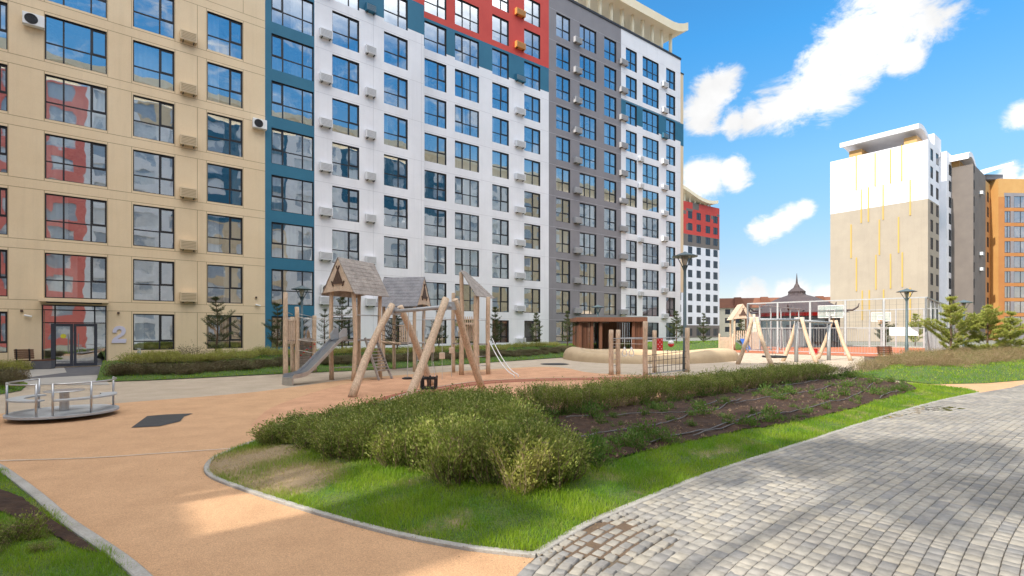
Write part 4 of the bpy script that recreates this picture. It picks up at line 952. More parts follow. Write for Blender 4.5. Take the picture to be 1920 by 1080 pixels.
# ------------------------------------------------------------------ playground equipment
def log(p, q, r0, r1=None, bend=0.0, n=9, seed=0, name='log', parent=None, m='log'):
    p = Vector(p); q = Vector(q); r1 = r0 if r1 is None else r1; rr = random.Random(seed+int(p.x*100)); pts = []; rs = []
    d = q-p; s = d.cross(Vector((.3, 1, .2))).normalized()
    for i in range(n):
        t = i/(n-1); pts.append(p+d*t+s*bend*math.sin(math.pi*t)+Vector((rr.uniform(-1, 1), rr.uniform(-1, 1), 0))*.006*(0 < i < n-1)); rs.append((r0+(r1-r0)*t)*rr.uniform(.95, 1.05))
    # rounded top
    e = (pts[-1]-pts[-2]).normalized(); pts += [pts[-1]+e*.012]; rs += [rs[-1]*.82]
    b = MB(); b.tube(pts, rs, 12); o = b.build(name, M[m], parent, smooth=True)
    return o
def V3(p, z=0): return Vector((p[0], p[1], z))
def gableroof(parent, c, a, bv, zE, zA, emblem=True, front=1, board=M['logd']):
    """c centre, a half vector across the gable, bv half vector along the ridge"""
    c = V3(c); a = V3(a); bv = V3(bv)
    rf = bpy.data.objects  # noqa
    b = MB()
    n = 9
    for sgn in (-1, 1):
        for i in range(n):
            t0, t1 = i/n, (i+1.25)/n
            def P_(t, o, s_): p = c+a*sgn*t+bv*s_; return (p.x, p.y, zA-(zA-zE)*t+o)
            j = rnd.uniform(-.01, .01)
            q = [P_(t0, .0, -1.0-j), P_(t0, .0, 1.0+j), P_(t1, .022, 1.0+j), P_(t1, .022, -1.0-j), P_(t0, .03, -1-j), P_(t0, .03, 1+j), P_(t1, .05, 1+j), P_(t1, .05, -1-j)]
            b.add(q, [(0,1,2,3),(4,7,6,5),(0,4,5,1),(2,6,7,3),(1,5,6,2),(0,3,7,4)])
    ro = b.build('roof', board, parent, fixn=False)
    for e_s in (-1, 1):
        g = MB(); k = .93; off = bv*e_s*.95
        A0 = c+a*-k+off; A1 = c+a*k+off; T = c+off; zz = zA-(zA-zE)*k
        nb = 9
        for i in range(nb):
            u0, u1 = -k+2*k*i/nb+.006, -k+2*k*(i+1)/nb-.006
            zt = lambda u: zA-.02-(zA-zE)*abs(u)
            bot = lambda u: zE+.04+.08*math.cos(u/k*math.pi/2*.9)
            pts = [c+a*u0+off, c+a*u1+off]
            poly = [Vector((pts[0].x, pts[0].y, bot(u0))), Vector((pts[1].x, pts[1].y, bot(u1))), Vector((pts[1].x, pts[1].y, zt(u1)))]
            if u0 < 0 < u1: poly.append(Vector((T.x, T.y, zt(0))))
            poly.append(Vector((pts[0].x, pts[0].y, zt(u0))))
            if zt(u0)-bot(u0) < .01 or zt(u1)-bot(u1) < .01:
                poly = poly[:]
            g.prism(poly, bv.normalized()*e_s*.025)
        go = g.build('gable_board', M['gable'], parent, fixn=True)
        if emblem and e_s == front:
            m_ = MB(); o2 = off+bv.normalized()*e_s*.045; h = zA-zE; an = a.normalized(); La = a.length
            def Q(u, z): p = c+o2+an*u*La; return Vector((p.x, p.y, zE+h*z))
            m_.prism([Q(-.30, .28), Q(.30, .28), Q(0, .70)], bv.normalized()*e_s*.02)
            for s_ in (-1, 1):
                m_.bar(Q(-.34*s_, .25), Q(.10*s_, .78), .035, .03); m_.bar(Q(-.38*s_, .36), Q(-.28*s_, .22), .04, .035)
            m_.bar(Q(-.36, .30), Q(.36, .30), .03, .035)
            m_.build('hut_cutout', M['darkwood'], go)
    return ro
def rail(parent, p, q, r=.016, m='steel', name='rail'):
    b = MB(); b.tube([p, q], r, 6); return b.build(name, M[m], parent, smooth=True)
# tower 1 with slide
P1, P3 = Vector((-6.98, 19.6)), Vector((-6.0, 19.15)); ax = (P3-P1); bx = Vector((-ax.y, ax.x)).normalized()*1.55
t1 = thing('slide_tower', 'nearest wooden play tower with grey shingled gable roof, hut cut-out and metal slide', 'play tower', (*((P1+P3)/2+bx/2), 0))
cen = P1+ax/2+bx/2
for i, (p, bend) in enumerate(((P1, .02), (P3, -.09), (P1+bx, .03), (P3+bx, .03))): log(V3(p), V3(p, 3.42), .088, .075, bend, seed=i, name='post', parent=t1)
gableroof(t1, cen, ax*.74, bx*.66, 3.28, 4.66, front=-1)
b = MB()
for i in range(9): u = (i+.5)/9; p = P1+bx*u; q = p+ax; b.bar(V3(p, 1.52), V3(q, 1.52), .15, .045)
b.build('platform', M['logd'], t1)
rail(t1, V3(P1, 2.5), V3(P3, 2.5), .02); rail(t1, V3(P3, 2.5), V3(P3+bx, 2.5), .02); rail(t1, V3(P1, .45), V3(P1+bx, .45), .014); rail(t1, V3(P1, .45), V3(P3+bx, .45), .012, 'ropel')
sd_ = (P1+ax/2)-cen; sd_ = sd_.normalized(); sdir = Vector((-.60, -.80)).normalized(); side = Vector((-sdir.y, sdir.x))
top = P1+ax*.5; prof = [(0, 1.60), (.22, 1.58), (.4, 1.44), (1.45, .50), (1.65, .36), (1.85, .31), (2.15, .29), (2.2, .25)]
b = MB(); c1 = MB(); L_ = len(prof); wv = .31
cs = [top+sdir*s for s, z in prof]
vs = []
for (s, z), c in zip(prof, cs):
    for u, dz_ in ((-1, .0), (-.8, -.0), (.8, 0), (1, 0)): p = c+side*wv*u; vs.append((p.x, p.y, z+(.0)))
b.add(vs, [(4*i+j, 4*i+j+1, 4*i+5+j, 4*i+4+j) for i in range(L_-1) for j in range(3)])
b.build('slide_chute', M['slide'], t1, smooth=True)
for u in (-1, 1):
    w_ = MB(); o_ = side*wv*u
    up = [(c.x+o_.x, c.y+o_.y, z+.10) for (s, z), c in zip(prof, cs)]; dn = [(c.x+o_.x, c.y+o_.y, z-.05) for (s, z), c in zip(prof, cs)]
    up[-1] = (up[-1][0], up[-1][1], .27); 
    o2 = side*.03*u; a_ = up+[(x+o2.x, y+o2.y, z) for x, y, z in up]; d2 = dn+[(x+o2.x, y+o2.y, z) for x, y, z in dn]
    n = L_; w_.add(a_+d2, [f for i in range(n-1) for f in ((i, i+1, n+i+1, n+i), (2*n+i, 2*n+i+1, i+1, i), (n+i, n+i+1, 3*n+i+1, 3*n+i), (2*n+i, 3*n+i, 3*n+i+1, 2*n+i+1))]+[(n-1, 3*n-1, 4*n-1, 2*n-1)])
    w_.build('slide_side', M['gable'] if 0 else M['steel'], t1, fixn=True)
b = MB(); e = cs[-2]; q1 = e+side*(wv+.02); q2 = e-side*(wv+.02); q3 = q2+sdir*.07; q4 = q1+sdir*.07
b.prism([V3(q1, 0), V3(q2, 0), V3(q3, 0), V3(q4, 0)], (0, 0, .27)); b.build('slide_foot', M['steel'], t1, bevel=.01, fixn=True)
b = MB(); c_ = top-sdir*-.03; 
for u in (-1, 1):
    p = top+side*.27*u; b.prism([V3(p, 1.5), V3(p+sdir*.32, 1.55), V3(p+sdir*.36, 1.78), V3(p+sdir*.16, 2.0), V3(p, 2.0)], V3(side*.03))
b.build('slide_cheek', M['galv'], t1, fixn=True)
# climbing board leaning on the far side
b = MB(); p0 = P3+bx*.55+ax*.08; p1 = p0+ax.normalized()*.75
for u in (-.30, .30): b.bar(V3(p0+bx.normalized()*u, 1.62), V3(p1+bx.normalized()*u*1.3, .02), .05, .09)
for i in range(11):
    t = .03+i*.075; c = p0*(1-t)+p1*t; b.bar(V3(c-bx.normalized()*(.30+.1*t), 1.62-1.6*t), V3(c+bx.normalized()*(.30+.1*t), 1.62-1.6*t), .12, .03)
b.build('climbing_board', M['logd'], t1)
b = MB(); q = P3+bx+ax*.03
for i in range(5):
    b.tube([V3(q+ax*.12*i, 2.45-.06*i), V3(q+ax*.12*i+Vector((.25, .35)), 1.55-.1*i+.1)], .011, 4); b.tube([V3(q, 2.35-.2*i), V3(q+Vector((.7, .5)), 2.05-.2*i)], .011, 4)
b.build('climbing_net', M['rope'], t1)
# left climbing deck
A1, B1, C1, D1 = Vector((-9.25, 20.7)), Vector((-8.98, 21.15)), Vector((-9.0, 23.1)), Vector((-9.75, 22.5))
t2 = thing('climbing_deck', 'open roofless wooden deck with tall post and vertical board panel left of the slide', 'play tower', (*((A1+C1)/2), 0))
log(V3(A1), V3(A1, 3.45), .10, .088, .015, name='post', parent=t2); log(V3(B1), V3(B1, 2.88), .095, .085, -.02, name='post', parent=t2)
log(V3(C1), V3(C1, 2.58), .10, .09, .02, name='post', parent=t2); log(V3(D1), V3(D1, 2.5), .09, .085, .02, name='post', parent=t2)
b = MB()
for i in range(5): t = .1+.2*i; c = A1+(B1-A1)*t; b.bar(V3(c, 1.36), V3(c, 2.3+.02*i), .10, .03)
b.bar(V3(A1, 2.32), V3(B1, 2.36), .07, .07); b.build('board_panel', M['gable'], t2)
b = MB()
for i in range(10): t = (i+.5)/10; p = A1+(D1-A1)*t; q = B1+(C1-B1)*t; b.bar(V3(p, 1.5), V3(q, 1.5), .17, .05)
b.build('platform', M['logd'], t2)
b = MB(); e1 = D1+Vector((.05, .1))
for i in range(12): b.bar(V3(D1+Vector((.1, .1)), .25+.115*i), V3(C1-Vector((.15, -.05)), .25+.115*i), .03, .10)
b.build('climbing_wall', M['logd'], t2)
b = MB()
for i in range(9):
    t = rnd.random(); c = D1*(1-t)+C1*t-Vector((-.05, .08)); b.lathe(V3(c, .3+.12*i), [(.01, 0), (.045, .01), (.04, .04), (.01, .055)], 8)
b.build('climbing_holds', M['redp'], t2)
rail(t2, V3(A1, 2.68), V3(D1, 2.62), .018); rail(t2, V3(B1, 2.62), V3(C1, 2.5), .016)
b = MB()
for sgn in (0, 1):
    p = V3(B1 if sgn == 0 else C1, 1.53); q = V3(P1 if sgn == 0 else P1+bx, 1.53); pts = [p.lerp(q, k/8)-Vector((0, 0, .06*math.sin(math.pi*k/8))) for k in range(9)]; b.tube(pts, .014, 5)
    p = V3(B1 if sgn == 0 else C1, 2.5); q = V3(P1 if sgn == 0 else P1+bx, 2.45); pts = [p.lerp(q, k/8)-Vector((0, 0, .12*math.sin(math.pi*k/8))) for k in range(9)]; b.tube(pts, .012, 5)
p_, q_ = V3(B1, .9), V3(P1, .9)
b.tube([V3(B1, 1.1), V3(P1, .9)], .012, 5)
b.build('rope_bridge', M['ropel'], t2)
# tower 2
C2 = Vector((-5.15, 24.2)); r2 = Vector((.975, -.22)).normalized(); a2 = Vector((-r2.y, r2.x))
t3 = thing('play_tower', 'second wooden play tower with bluish shingled roof whose ridge runs sideways', 'play tower', (*C2, 0))
for i, (u, v) in enumerate(((-.78, -.55), (.78, -.55), (-.78, .55), (.78, .55))):
    p = C2+r2*u+a2*v; log(V3(p), V3(p, 3.15), .085, .075, .02, seed=i+4, name='post', parent=t3)
gableroof(t3, C2, a2*.85, r2*1.05, 3.02, 4.42, front=1, board=mat('blue_grey_shingle', (.27,.27,.29), (.19,.19,.21), 3, .8, bump=.4, fine=(30, .2)))
b = MB()
for i in range(9): u = -.72+.18*i; p = C2+r2*u; b.bar(V3(p-a2*.6, 1.3), V3(p+a2*.6, 1.3), .16, .05)
b.build('platform', M['logd'], t3)
b = MB()
for i in range(7): p = C2-a2*.55+r2*(.05+.11*i); b.bar(V3(p, 1.36), V3(p, 2.1), .07, .03)
b.bar(V3(C2-a2*.55, 2.14), V3(C2-a2*.55+r2*.78, 2.14), .05, .05); b.build('board_panel', M['gable'], t3)
for z in (2.35, 2.15): rail(t3, V3(C2-a2*.55-r2*.78, z), V3(C2-a2*.55+r2*.78, z), .015)
o = log(V3(C2-a2*.6-r2*1.3, 1.42), V3(C2-a2*.62+r2*.1, 1.30), .06, .05, name='beam', parent=t3)
b = MB(); q = C2-a2*.56+r2*.9
for u in (0, .38): b.tube([V3(q+r2*u, 0), V3(q+r2*u, 1.9)], .018, 6)
for i in range(5): b.tube([V3(q, .25+.28*i), V3(q+r2*.38, .25+.28*i)], .014, 5)
b.build('ladder', M['steel'], t3)
# tower 3: lean-to roof on three posts
Pa, Pb, Pc3 = Vector((-2.16, 21.6)), Vector((-1.53, 21.5)), Vector((-1.03, 21.95))
t4 = thing('lean_to_tower', 'tall three-post wooden play frame with one sloping shingled half roof and white slide poles', 'play tower', (*((Pa+Pb+Pc3)/3), 0))
log(V3(Pa), V3(Pa, 4.38), .105, .085, -.02, name='post', parent=t4); log(V3(Pb), V3(Pb, 3.38), .10, .095, .02, name='post', parent=t4); log(V3((-1.55, 22.9)), V3((-1.55, 22.9), 3.8), .09, .08, .02, name='post', parent=t4); log(V3(Pc3), V3(Pc3, 3.35), .10, .09, .02, name='post', parent=t4)
log(V3(Pa+Vector((.3, -.75))*0+Vector((-.5, 1.4))), V3(Pa+Vector((-.5, 1.4)), 3.6), .09, .08, .02, name='post', parent=t4)
b = MB(); hi_a, hi_b = V3((-2.18, 21.3), 4.42), V3((-2.12, 23.0), 4.58); lo_a, lo_b = V3((-1.53, 21.1), 3.34), V3((-.80, 22.8), 3.34)
lo_a.x += .02
n = 12
for i in range(n):
    t, u = i/n, (i+1.3)/n
    p, q, r_, s_ = hi_a.lerp(lo_a, t), hi_b.lerp(lo_b, t), hi_b.lerp(lo_b, u), hi_a.lerp(lo_a, u); o = Vector((.0, 0, .03)); j = Vector((0, 0, .022))
    b.add([p, q, r_+j, s_+j, p+o, q+o, r_+j+o, s_+j+o], [(0,1,2,3),(4,7,6,5),(0,4,5,1),(2,6,7,3),(1,5,6,2),(0,3,7,4)])
b.build('roof', M['logd'], t4)
b = MB(); q0 = Pa+Vector((.08, .35))
for i in range(6): p = Pa+(Pb-Pa)*.2+Vector((.07*i+.06, .05*i)); b.bar(V3(p, 1.45), V3(p, 2.12), .05, .03)
b.bar(V3(Pa, 2.2), V3(Pb, 2.2), .10, .08); b.bar(V3(Pa, 2.38), V3(Pb, 2.38), .04, .04)
for i in range(6): p = Pa.lerp(Pb, .12+.15*i); b.bar(V3(p, 2.1), V3(p, 2.5), .04, .04)
b.build('board_panel', M['gable'], t4)
b = MB()
for i in range(7): t = (i+.5)/7; b.bar(V3(Pa.lerp(Pa+Vector((-.5, 1.4)), t), 1.32), V3(Pc3.lerp(Pb, t), 1.32), .14, .05)
b.build('platform', M['logd'], t4)
rail(t4, V3(Pb, 2.35), V3(Pc3, 2.35), .016); rail(t4, V3(Pb, .8), V3(Pc3, .8), .014); rail(t4, V3(Pb, .4), V3(Pc3, .4), .014); rail(t4, V3(Pa, 2.4), V3(Pa+Vector((-1.9, -.1)), 2.35), .012)
for k, dv in enumerate((Vector((0, 0)), Vector((.16, .25)))):
    s0 = V3(Pc3+dv, 1.55); e0 = V3(Pc3+dv+Vector((1.1, -1.5)), .12); b = MB()
    pts = [s0+Vector(((e0-s0).x*t, (e0-s0).y*t, (e0-s0).z*(1-(1-t)**1.6))) for t in [i/10 for i in range(11)]]+[e0+Vector((.04, -.03, -.12))]
    b.tube(pts, .022, 7); b.build('slide_pole', M['whitep'], t4, smooth=True)
# hanging wooden blocks between the swing and the half-roof frame
for k, (px, py, Y) in enumerate(((810, 655, 20.5), (829, 667, 19.6), (847, 657, 20.8))):
    c = AT(px, Y, ZY(py, Y)); o = thing('hanging_block', ('left', 'lowest, middle', 'right')[k]+' wooden cube on a rope between the swing frame and the half-roof tower', 'play block', (c.x, c.y, 0), group='wooden cubes on ropes')
    b = MB(); b.box(c.x-.10, c.x+.10, c.y-.10, c.y+.10, c.z-.12, c.z+.12); b.build('block', M['gable'], o, bevel=.015)
    b = MB(); b.tube([(c.x, c.y, .01), (c.x, c.y, c.z-.125)], .01, 5); b.tube([(c.x, c.y, c.z+.125), (c.x, c.y, 2.33)], .01, 5); b.build('rope', M['ropel'], o)
b = MB(); pL, pR = AT(792, 20.2, 2.35), V3(Pa, 2.35); b.tube([pL, pR], .014, 5); tag(b.build('hanging_cable', M['steel']), 'horizontal steel cable carrying the wooden cubes on ropes', 'cable')
# swing 1
sw = thing('swing_set', 'nearest swing frame of leaning peeled logs with a grey crossbar and cage seat', 'swing', (-2.8, 15.5, 0))
fl = [Vector((-4.56, 14.44)), Vector((-2.8, 17.6)), Vector((-2.76, 13.35)), Vector((-.98, 16.7))]
apL, apR = Vector((-3.72, 16.05)), Vector((-1.87, 15.05))
axL = Vector((fl[1]-fl[0])).normalized(); 
log(V3(fl[0]), V3(apL-axL*.10, 2.72), .125, .10, .10, name='leg', parent=sw); log(V3(fl[1]), V3(apL+axL*.25, 2.68), .12, .10, -.04, name='leg', parent=sw)
log(V3(fl[2]), V3(apR-axL*.16, 2.84), .125, .105, -.03, name='leg', parent=sw); log(V3(fl[3]), V3(apR+axL*.30, 2.84), .12, .10, .06, name='leg', parent=sw)
b = MB(); b.tube([V3(apL-(apR-apL)*.04, 2.5), V3(apR+(apR-apL)*.03, 2.62)], .06, 12); b.build('crossbar', M['galv'], sw, smooth=True)
for ap, z in ((apL, 2.5), (apR, 2.62)):
    b = MB(); b.bar(V3(ap-axL*.30, z+.02), V3(ap+axL*.38, z+.02), .05, .24); b.build('bracket', M['galv'], sw, bevel=.01)
for fp in fl:
    pass
def cageseat(parent, c, zb, hang):
    b = MB(); r = .2; h = .30
    for z in (0, h):
        b.bar((c.x-r, c.y-r, zb+z), (c.x+r, c.y-r, zb+z), .05, .06); b.bar((c.x-r, c.y+r, zb+z), (c.x+r, c.y+r, zb+z), .05, .06)
        b.bar((c.x-r, c.y-r, zb+z), (c.x-r, c.y+r, zb+z), .05, .06); b.bar((c.x+r, c.y-r, zb+z), (c.x+r, c.y+r, zb+z), .05, .06)
    for sx in (-r, 0, r):
        for sy in (-r, r): b.bar((c.x+sx, c.y+sy, zb), (c.x+sx*1.05, c.y+sy, zb+h+.06), .05, .05)
    for sy in (0,): 
        for sx in (-r, r): b.bar((c.x+sx, c.y, zb), (c.x+sx, c.y, zb+h), .05, .05)
    b.box(c.x-r, c.x+r, c.y-r, c.y+r, zb-.035, zb-.031+.02)
    b.build('cage_seat', M['black'], parent, bevel=.01)
    b = MB()
    for k, (sx, ht) in enumerate(((-r, hang[0]), (r, hang[1]))):
        for sy in (-r, r): b.tube([(c.x+sx, c.y+sy, zb+h+.06), (c.x+sx*.6, c.y, zb+h+.5)], .007, 4)
        b.tube([(c.x+sx*.6, c.y, zb+h+.5), ht], .009, 4)
    b.build('chains', M['steel'], parent)
bp = lambda t: V3(apL.lerp(apR, t), 2.5+.12*t-.05)
sc_ = V3(apL.lerp(apR, .80)); sc_ = Vector((sc_.x+.05, sc_.y, 0)); cageseat(sw, Vector((-2.38, 14.75, 0)) if 0 else Vector((-2.52, 15.4, 0)), .16, (bp(.55), bp(.78)))
b = MB(); dc = Vector((-3.25, 15.75, .42)); b.lathe(dc, [(.13, -.03), (.17, -.012), (.17, .012), (.10, .035)], 18); b.build('disc_seat', M['black'], sw)
b = MB(); b.tube([dc, bp(.27)], .012, 5); b.build('rope', M['ropel'], sw)
# merry-go-round
mc = Vector((-9.85, 11.15)); mr = .96
mg = thing('merry_go_round', 'round grey steel merry-go-round with ring bench, rails and small centre table', 'roundabout', (*mc, 0))
mt = lambda x, y, z: (mc.x+x, mc.y+y, z+.015*x)
b = MB(); b.lathe((*mc, .10), [(mr*.55, -.06), (mr, 0), (mr, .045), (mr-.03, .05)], 48); b.build('platform', M['galv'], mg)
b = MB(); b.lathe((*mc, 0), [(.35, .0), (.35, .06)], 20); b.build('hub', M['black'], mg)
b = MB(); b.lathe((*mc, .15), [(.085, 0), (.085, .42)], 16); b.build('table_post', M['steel'], mg, smooth=False)
b = MB(); b.lathe((*mc, .57), [(.34, 0), (.36, .012), (.34, .025)], 32); b.build('table_top', M['steel'], mg)
def arcpts(r, a0, a1, z, n=14): return [(mc.x+r*math.cos(R(a0+(a1-a0)*i/n)), mc.y+r*math.sin(R(a0+(a1-a0)*i/n)), z) for i in range(n+1)]
for a0, a1 in ((160, 283), (300, 300+118)):
    rr_ = mr-.06
    b = MB(); b.tube(arcpts(rr_, a0, a1, .80), .017, 8); b.build('rail', M['steel'], mg, smooth=True)
    b = MB(); n = 16; vs = []
    for i in range(n+1):
        a = R(a0+(a1-a0)*i/n)
        for r_, z in ((rr_-.26, .44), (rr_+.02, .44), (rr_+.02, .47), (rr_-.26, .47)): vs.append((mc.x+r_*math.cos(a), mc.y+r_*math.sin(a), z))
    b.add(vs, [(4*i+j, 4*i+(j+1) % 4, 4*i+4+(j+1) % 4, 4*i+4+j) for i in range(n) for j in range(4)]+[(0,1,2,3), (4*n+3, 4*n+2, 4*n+1, 4*n)]); b.build('bench', M['galv'], mg, fixn=True)
    for a in (a0, (a0+a1)/2, a1) if a0 == 160 else (a0, a0+40, a1):
        b = MB(); x, y = mc.x+rr_*math.cos(R(a)), mc.y+rr_*math.sin(R(a)); b.tube([(x, y, .14), (x, y, .82)], .021, 8); b.build('rail_post', M['steel'], mg, smooth=True)
# rope climbing frame
rc = thing('climbing_gym', 'low log climbing frame with gymnastic rings, rope grid and red play panel', 'climbing frame', (6.0, 22.3, 0))
pr = [(Vector((4.26, 21.75)), 1.93), (Vector((4.62, 22.05)), 1.93), (Vector((5.46, 20.75)), 2.27), (Vector((6.5, 23.1)), 1.9), (Vector((8.1, 23.4)), 2.02), (Vector((8.0, 21.6)), .0)]
for i, (p, z) in enumerate(pr[:5]): log(V3(p), V3(p, z), .105, .10, .01, seed=20+i, name='post', parent=rc, m='log')
rail(rc, V3(pr[0][0], 1.56), V3(pr[2][0], 1.56), .022, 'galv'); rail(rc, V3(pr[1][0], 1.58), V3(pr[3][0], 1.58), .022, 'galv'); rail(rc, V3(pr[2][0], 1.58), V3(pr[4][0], 1.6), .022, 'galv'); rail(rc, V3(pr[0][0], 1.35), V3(pr[2][0], 1.35), .012, 'ropel')
b = MB(); 
for i in range(6): z = .12+.27*i; b.tube([V3(pr[0][0], z), V3(pr[1][0], z)], .012, 5)
b.build('rungs', M['steel'], rc)
for k, px in enumerate((1171, 1184)):
    c = AT(px, 21.6, .86); b = MB(); b.tube([(c.x, c.y, 1.55), (c.x, c.y, 1.2)], .01, 5)
    b.tube([(c.x, c.y, 1.2), (c.x-.09, c.y, .98), (c.x-.10, c.y, .90), (c.x-.06, c.y, .83), (c.x, c.y, .81), (c.x+.06, c.y, .83), (c.x+.10, c.y, .90), (c.x+.09, c.y, .98), (c.x, c.y, 1.2)], .02, 6); b.build('ring', M['whitep'], rc, smooth=True)
b = MB(); p0, p1 = pr[2][0], pr[4][0]
for i in range(1, 10): p = p0.lerp(p1, i/10); b.tube([V3(p, .1), V3(p, .82 if i < 4 else 1.05)], .011, 4)
for i in range(4): b.tube([V3(p0, .12+.25*i), V3(p1, .12+.28*i)], .011, 4)
b.build('rope_grid', M['rope'], rc)
rail(rc, V3(p0, .1), V3(p1, .1), .02, 'galv')
c = AT(1237, 23.2, 1.28); b = MB(); b.box(c.x-.14, c.x+.14, c.y-.02, c.y+.02, c.z-.30, c.z+.30); pp = b.build('play_panel', M['redp'], rc, bevel=.012)
b = MB()
for i in range(3):
    for j in range(5):
        if (i+j) % 2 == 0: b.prism([(c.x-.08+.08*i+.02*math.cos(a), c.y-.024, c.z-.2+.1*j+.02*math.sin(a)) for a in [k*math.pi/4 for k in range(8)]], (0, .003, 0))
b.build('dots', M['whitep'], pp, fixn=True)
c = AT(1258, 23.3, 1.30); b = MB(); b.lathe(c, [(.02, -.16), (.10, -.12), (.14, -.05), (.145, 0)], 14, 0); b.lathe(c, [(.146, 0), (.13, .07), (.08, .14), (.01, .16)], 14, 1); b.build('play_ball', [M['redp'], M['whitep']], rc, smooth=True)
b = MB(); b.tube([c+Vector((0, 0, .16)), c+Vector((0, 0, .3))], .01, 4)
for i in range(5): b.lathe(AT(1249+5*i, 23.3, .98), [(.01, -.03), (.03, 0), (.01, .03)], 6)
b.build('beads', M['whitep'], rc)
# pavilion
pv = thing('pavilion', 'brown slatted timber pavilion with flat roof beside the grey building', 'pavilion', (*AT(1148, 42.5).xy, 0))
Yf = 41.0; x0, x1 = AT(1088, Yf).x, AT(1206, Yf).x; yb = Yf+4.2
b = MB(); b.box(x0-.35, x1+.25, Yf-.4, yb+.3, 2.62, 2.98); b.build('roof', M['pav'], pv, bevel=.02)
b = MB(); b.box(x0-.3, x1+.2, Yf-.35, yb+.25, 2.985, 3.03); b.build('roof_sheet', M['lamp'], pv)
for (x, y) in ((x0, Yf), (x0+.95, Yf), (x0+1.65, Yf+.0), (x1, Yf), (x1-.8, Yf), (x0, yb), (x1, yb)):
    b = MB(); b.box(x-.11, x+.11, y-.11, y+.11, 0, 2.615); b.build('post', M['pav'], pv, bevel=.01)
def slats(xa, ya, xb, yb_, n, name='slat_wall', g=.6):
    b = MB(); 
    for i in range(n): t = (i+.5)/n; x = xa+(xb-xa)*t; y = ya+(yb_-ya)*t; L__ = math.hypot(xb-xa, yb_-ya)/n*g; dx, dy = (xb-xa)/math.hypot(xb-xa, yb_-ya), (yb_-ya)/math.hypot(xb-xa, yb_-ya); b.bar((x-dx*L__/2, y-dy*L__/2, 1.35), (x+dx*L__/2, y+dy*L__/2, 1.35), .05, 2.5)
    return b.build(name, M['pav'], pv)
slats(x0+.12, Yf, x0+.85, Yf, 6); slats(x0, yb, x1, yb, 34, g=.72); slats(x1-.7, Yf, x1-.1, Yf, 5); slats(x0, Yf+.1, x0, yb, 26, g=.8); slats(x1, Yf+.1, x1, yb, 26, g=.8)
slats(x0+1.7, Yf+1.6, x1-.9, Yf+1.6, 17, g=.45)
b = MB(); b.box(x0+.9, x1-1, yb-.9, yb-.35, .42, .5); b.build('bench_seat', M['pav'], pv)
# sand-coloured ring
rg = MB(); nu, nvv = 72, 12; rr2 = random.Random(5)
c0 = Vector((8.9, 33.2)); vs = []
for i in range(nu):
    a = 2*math.pi*i/nu; rx, ry = 5.0+.35*math.sin(3*a+1), 3.7+.3*math.sin(2*a+.5); hh = .62+.13*math.sin(2*a+2.2)+.06*math.sin(5*a); ww = .62+.12*math.sin(3*a)
    for j in range(nvv):
        t = math.pi*j/(nvv-1); k = math.cos(t)*ww; z = (math.sin(t)**.7)*hh; vs.append((c0.x+(rx+k)*math.cos(a), c0.y+(ry+k)*math.sin(a), z))
rg.add(vs, [(i*nvv+j, ((i+1) % nu)*nvv+j, ((i+1) % nu)*nvv+j+1, i*nvv+j+1) for i in range(nu) for j in range(nvv-1)])
tag(rg.build('sandpit_wall', M['sand'], smooth=True, fixn=True), 'rounded sand-coloured ring wall around the sandpit in front of the pavilion', 'sandpit')
region('sandpit_sand', ell(c0.x, c0.y, 4.6, 3.4), .10, mat('play_sand', (.50,.40,.27), (.42,.33,.21), 4, .95, bump=.5))
# swing set 2
s2 = thing('swing_set', 'two-bay log swing frame with pale beams and a round nest seat near the sports court', 'swing', (16.5, 30, 0))
q1, q2, q3 = Vector((13.3, 27.8)), Vector((17.3, 30.5)), Vector((20.5, 32.5)); bd2 = (q3-q1).normalized(); pn = Vector((bd2.y, -bd2.x))
def alegs(c, z, bend, mid=False, which=(1, -1)):
    for s_ in which: log(V3(c+pn*1.0*s_), V3(c+pn*.12*s_, z), .12, .10, bend*s_, name='leg', parent=s2)
alegs(q1, 2.62, .07); alegs(q2, 2.68, .06); alegs(q3+bd2*.3, 2.55, .06)
for c, z in ((q2, 2.66), (q3, 2.45)):
    b = MB(); b.tube([V3(c-pn*.05-bd2*.25), V3(c-pn*.05-bd2*.25, z)], .11, 12); b.build('steel_post', M['galv'], s2, smooth=True)
for a, c, za, zc in ((q1, q2, 2.5, 2.55), (q2, q3, 2.5, 2.4)):
    b = MB(); b.tube([V3(a, za), V3(c, zc)], .075, 10); b.build('crossbar', M['galv'], s2, smooth=True)
for c, z in ((q1, 2.52), (q2, 2.58)):
    b = MB(); b.bar(V3(c-pn*.3, z), V3(c+pn*.3, z), .06, .26); b.build('bracket', M['galv'], s2, bevel=.01)
nc = V3(q1.lerp(q2, .42), .42); b = MB()
b.lathe(nc, [(.40, -.05), (.62, -.05), (.66, 0), (.62, .05), (.55, .05), (.48, 0)], 28); b.build('nest_seat', M['black'], s2, smooth=True)
b = MB(); b.lathe(nc, [(.05, -.09), (.42, -.03), (.05, -.02)], 20); b.build('nest_net', M['redp'], s2)
b = MB()
for t, a in ((-.62, 0), (-.62, 1), (.62, 0), (.62, 1)):
    bb = V3(bd2*t); b.tube([nc+bb*.9+V3(pn*(.25 if a else -.25), .05), nc+bb*1.25+Vector((0, 0, 2.0))], .012, 4)
b.build('ropes', M['ropel'], s2)
cB_ = V3(q2.lerp(q3, .5), .55); b = MB(); b.box(cB_.x-.2, cB_.x+.2, cB_.y-.18, cB_.y+.18, .50, .54); b.box(cB_.x-.2, cB_.x+.2, cB_.y+.15, cB_.y+.18, .54, .78); b.build('toddler_seat', M['redp'], s2, bevel=.01)
b = MB()
for s_ in (-1, 1): b.tube([cB_+Vector((.19*s_, 0, 0)), V3(q2.lerp(q3, .5)+bd2*.25*s_, 2.42)], .012, 4)
b.build('chains', M['steel'], s2)
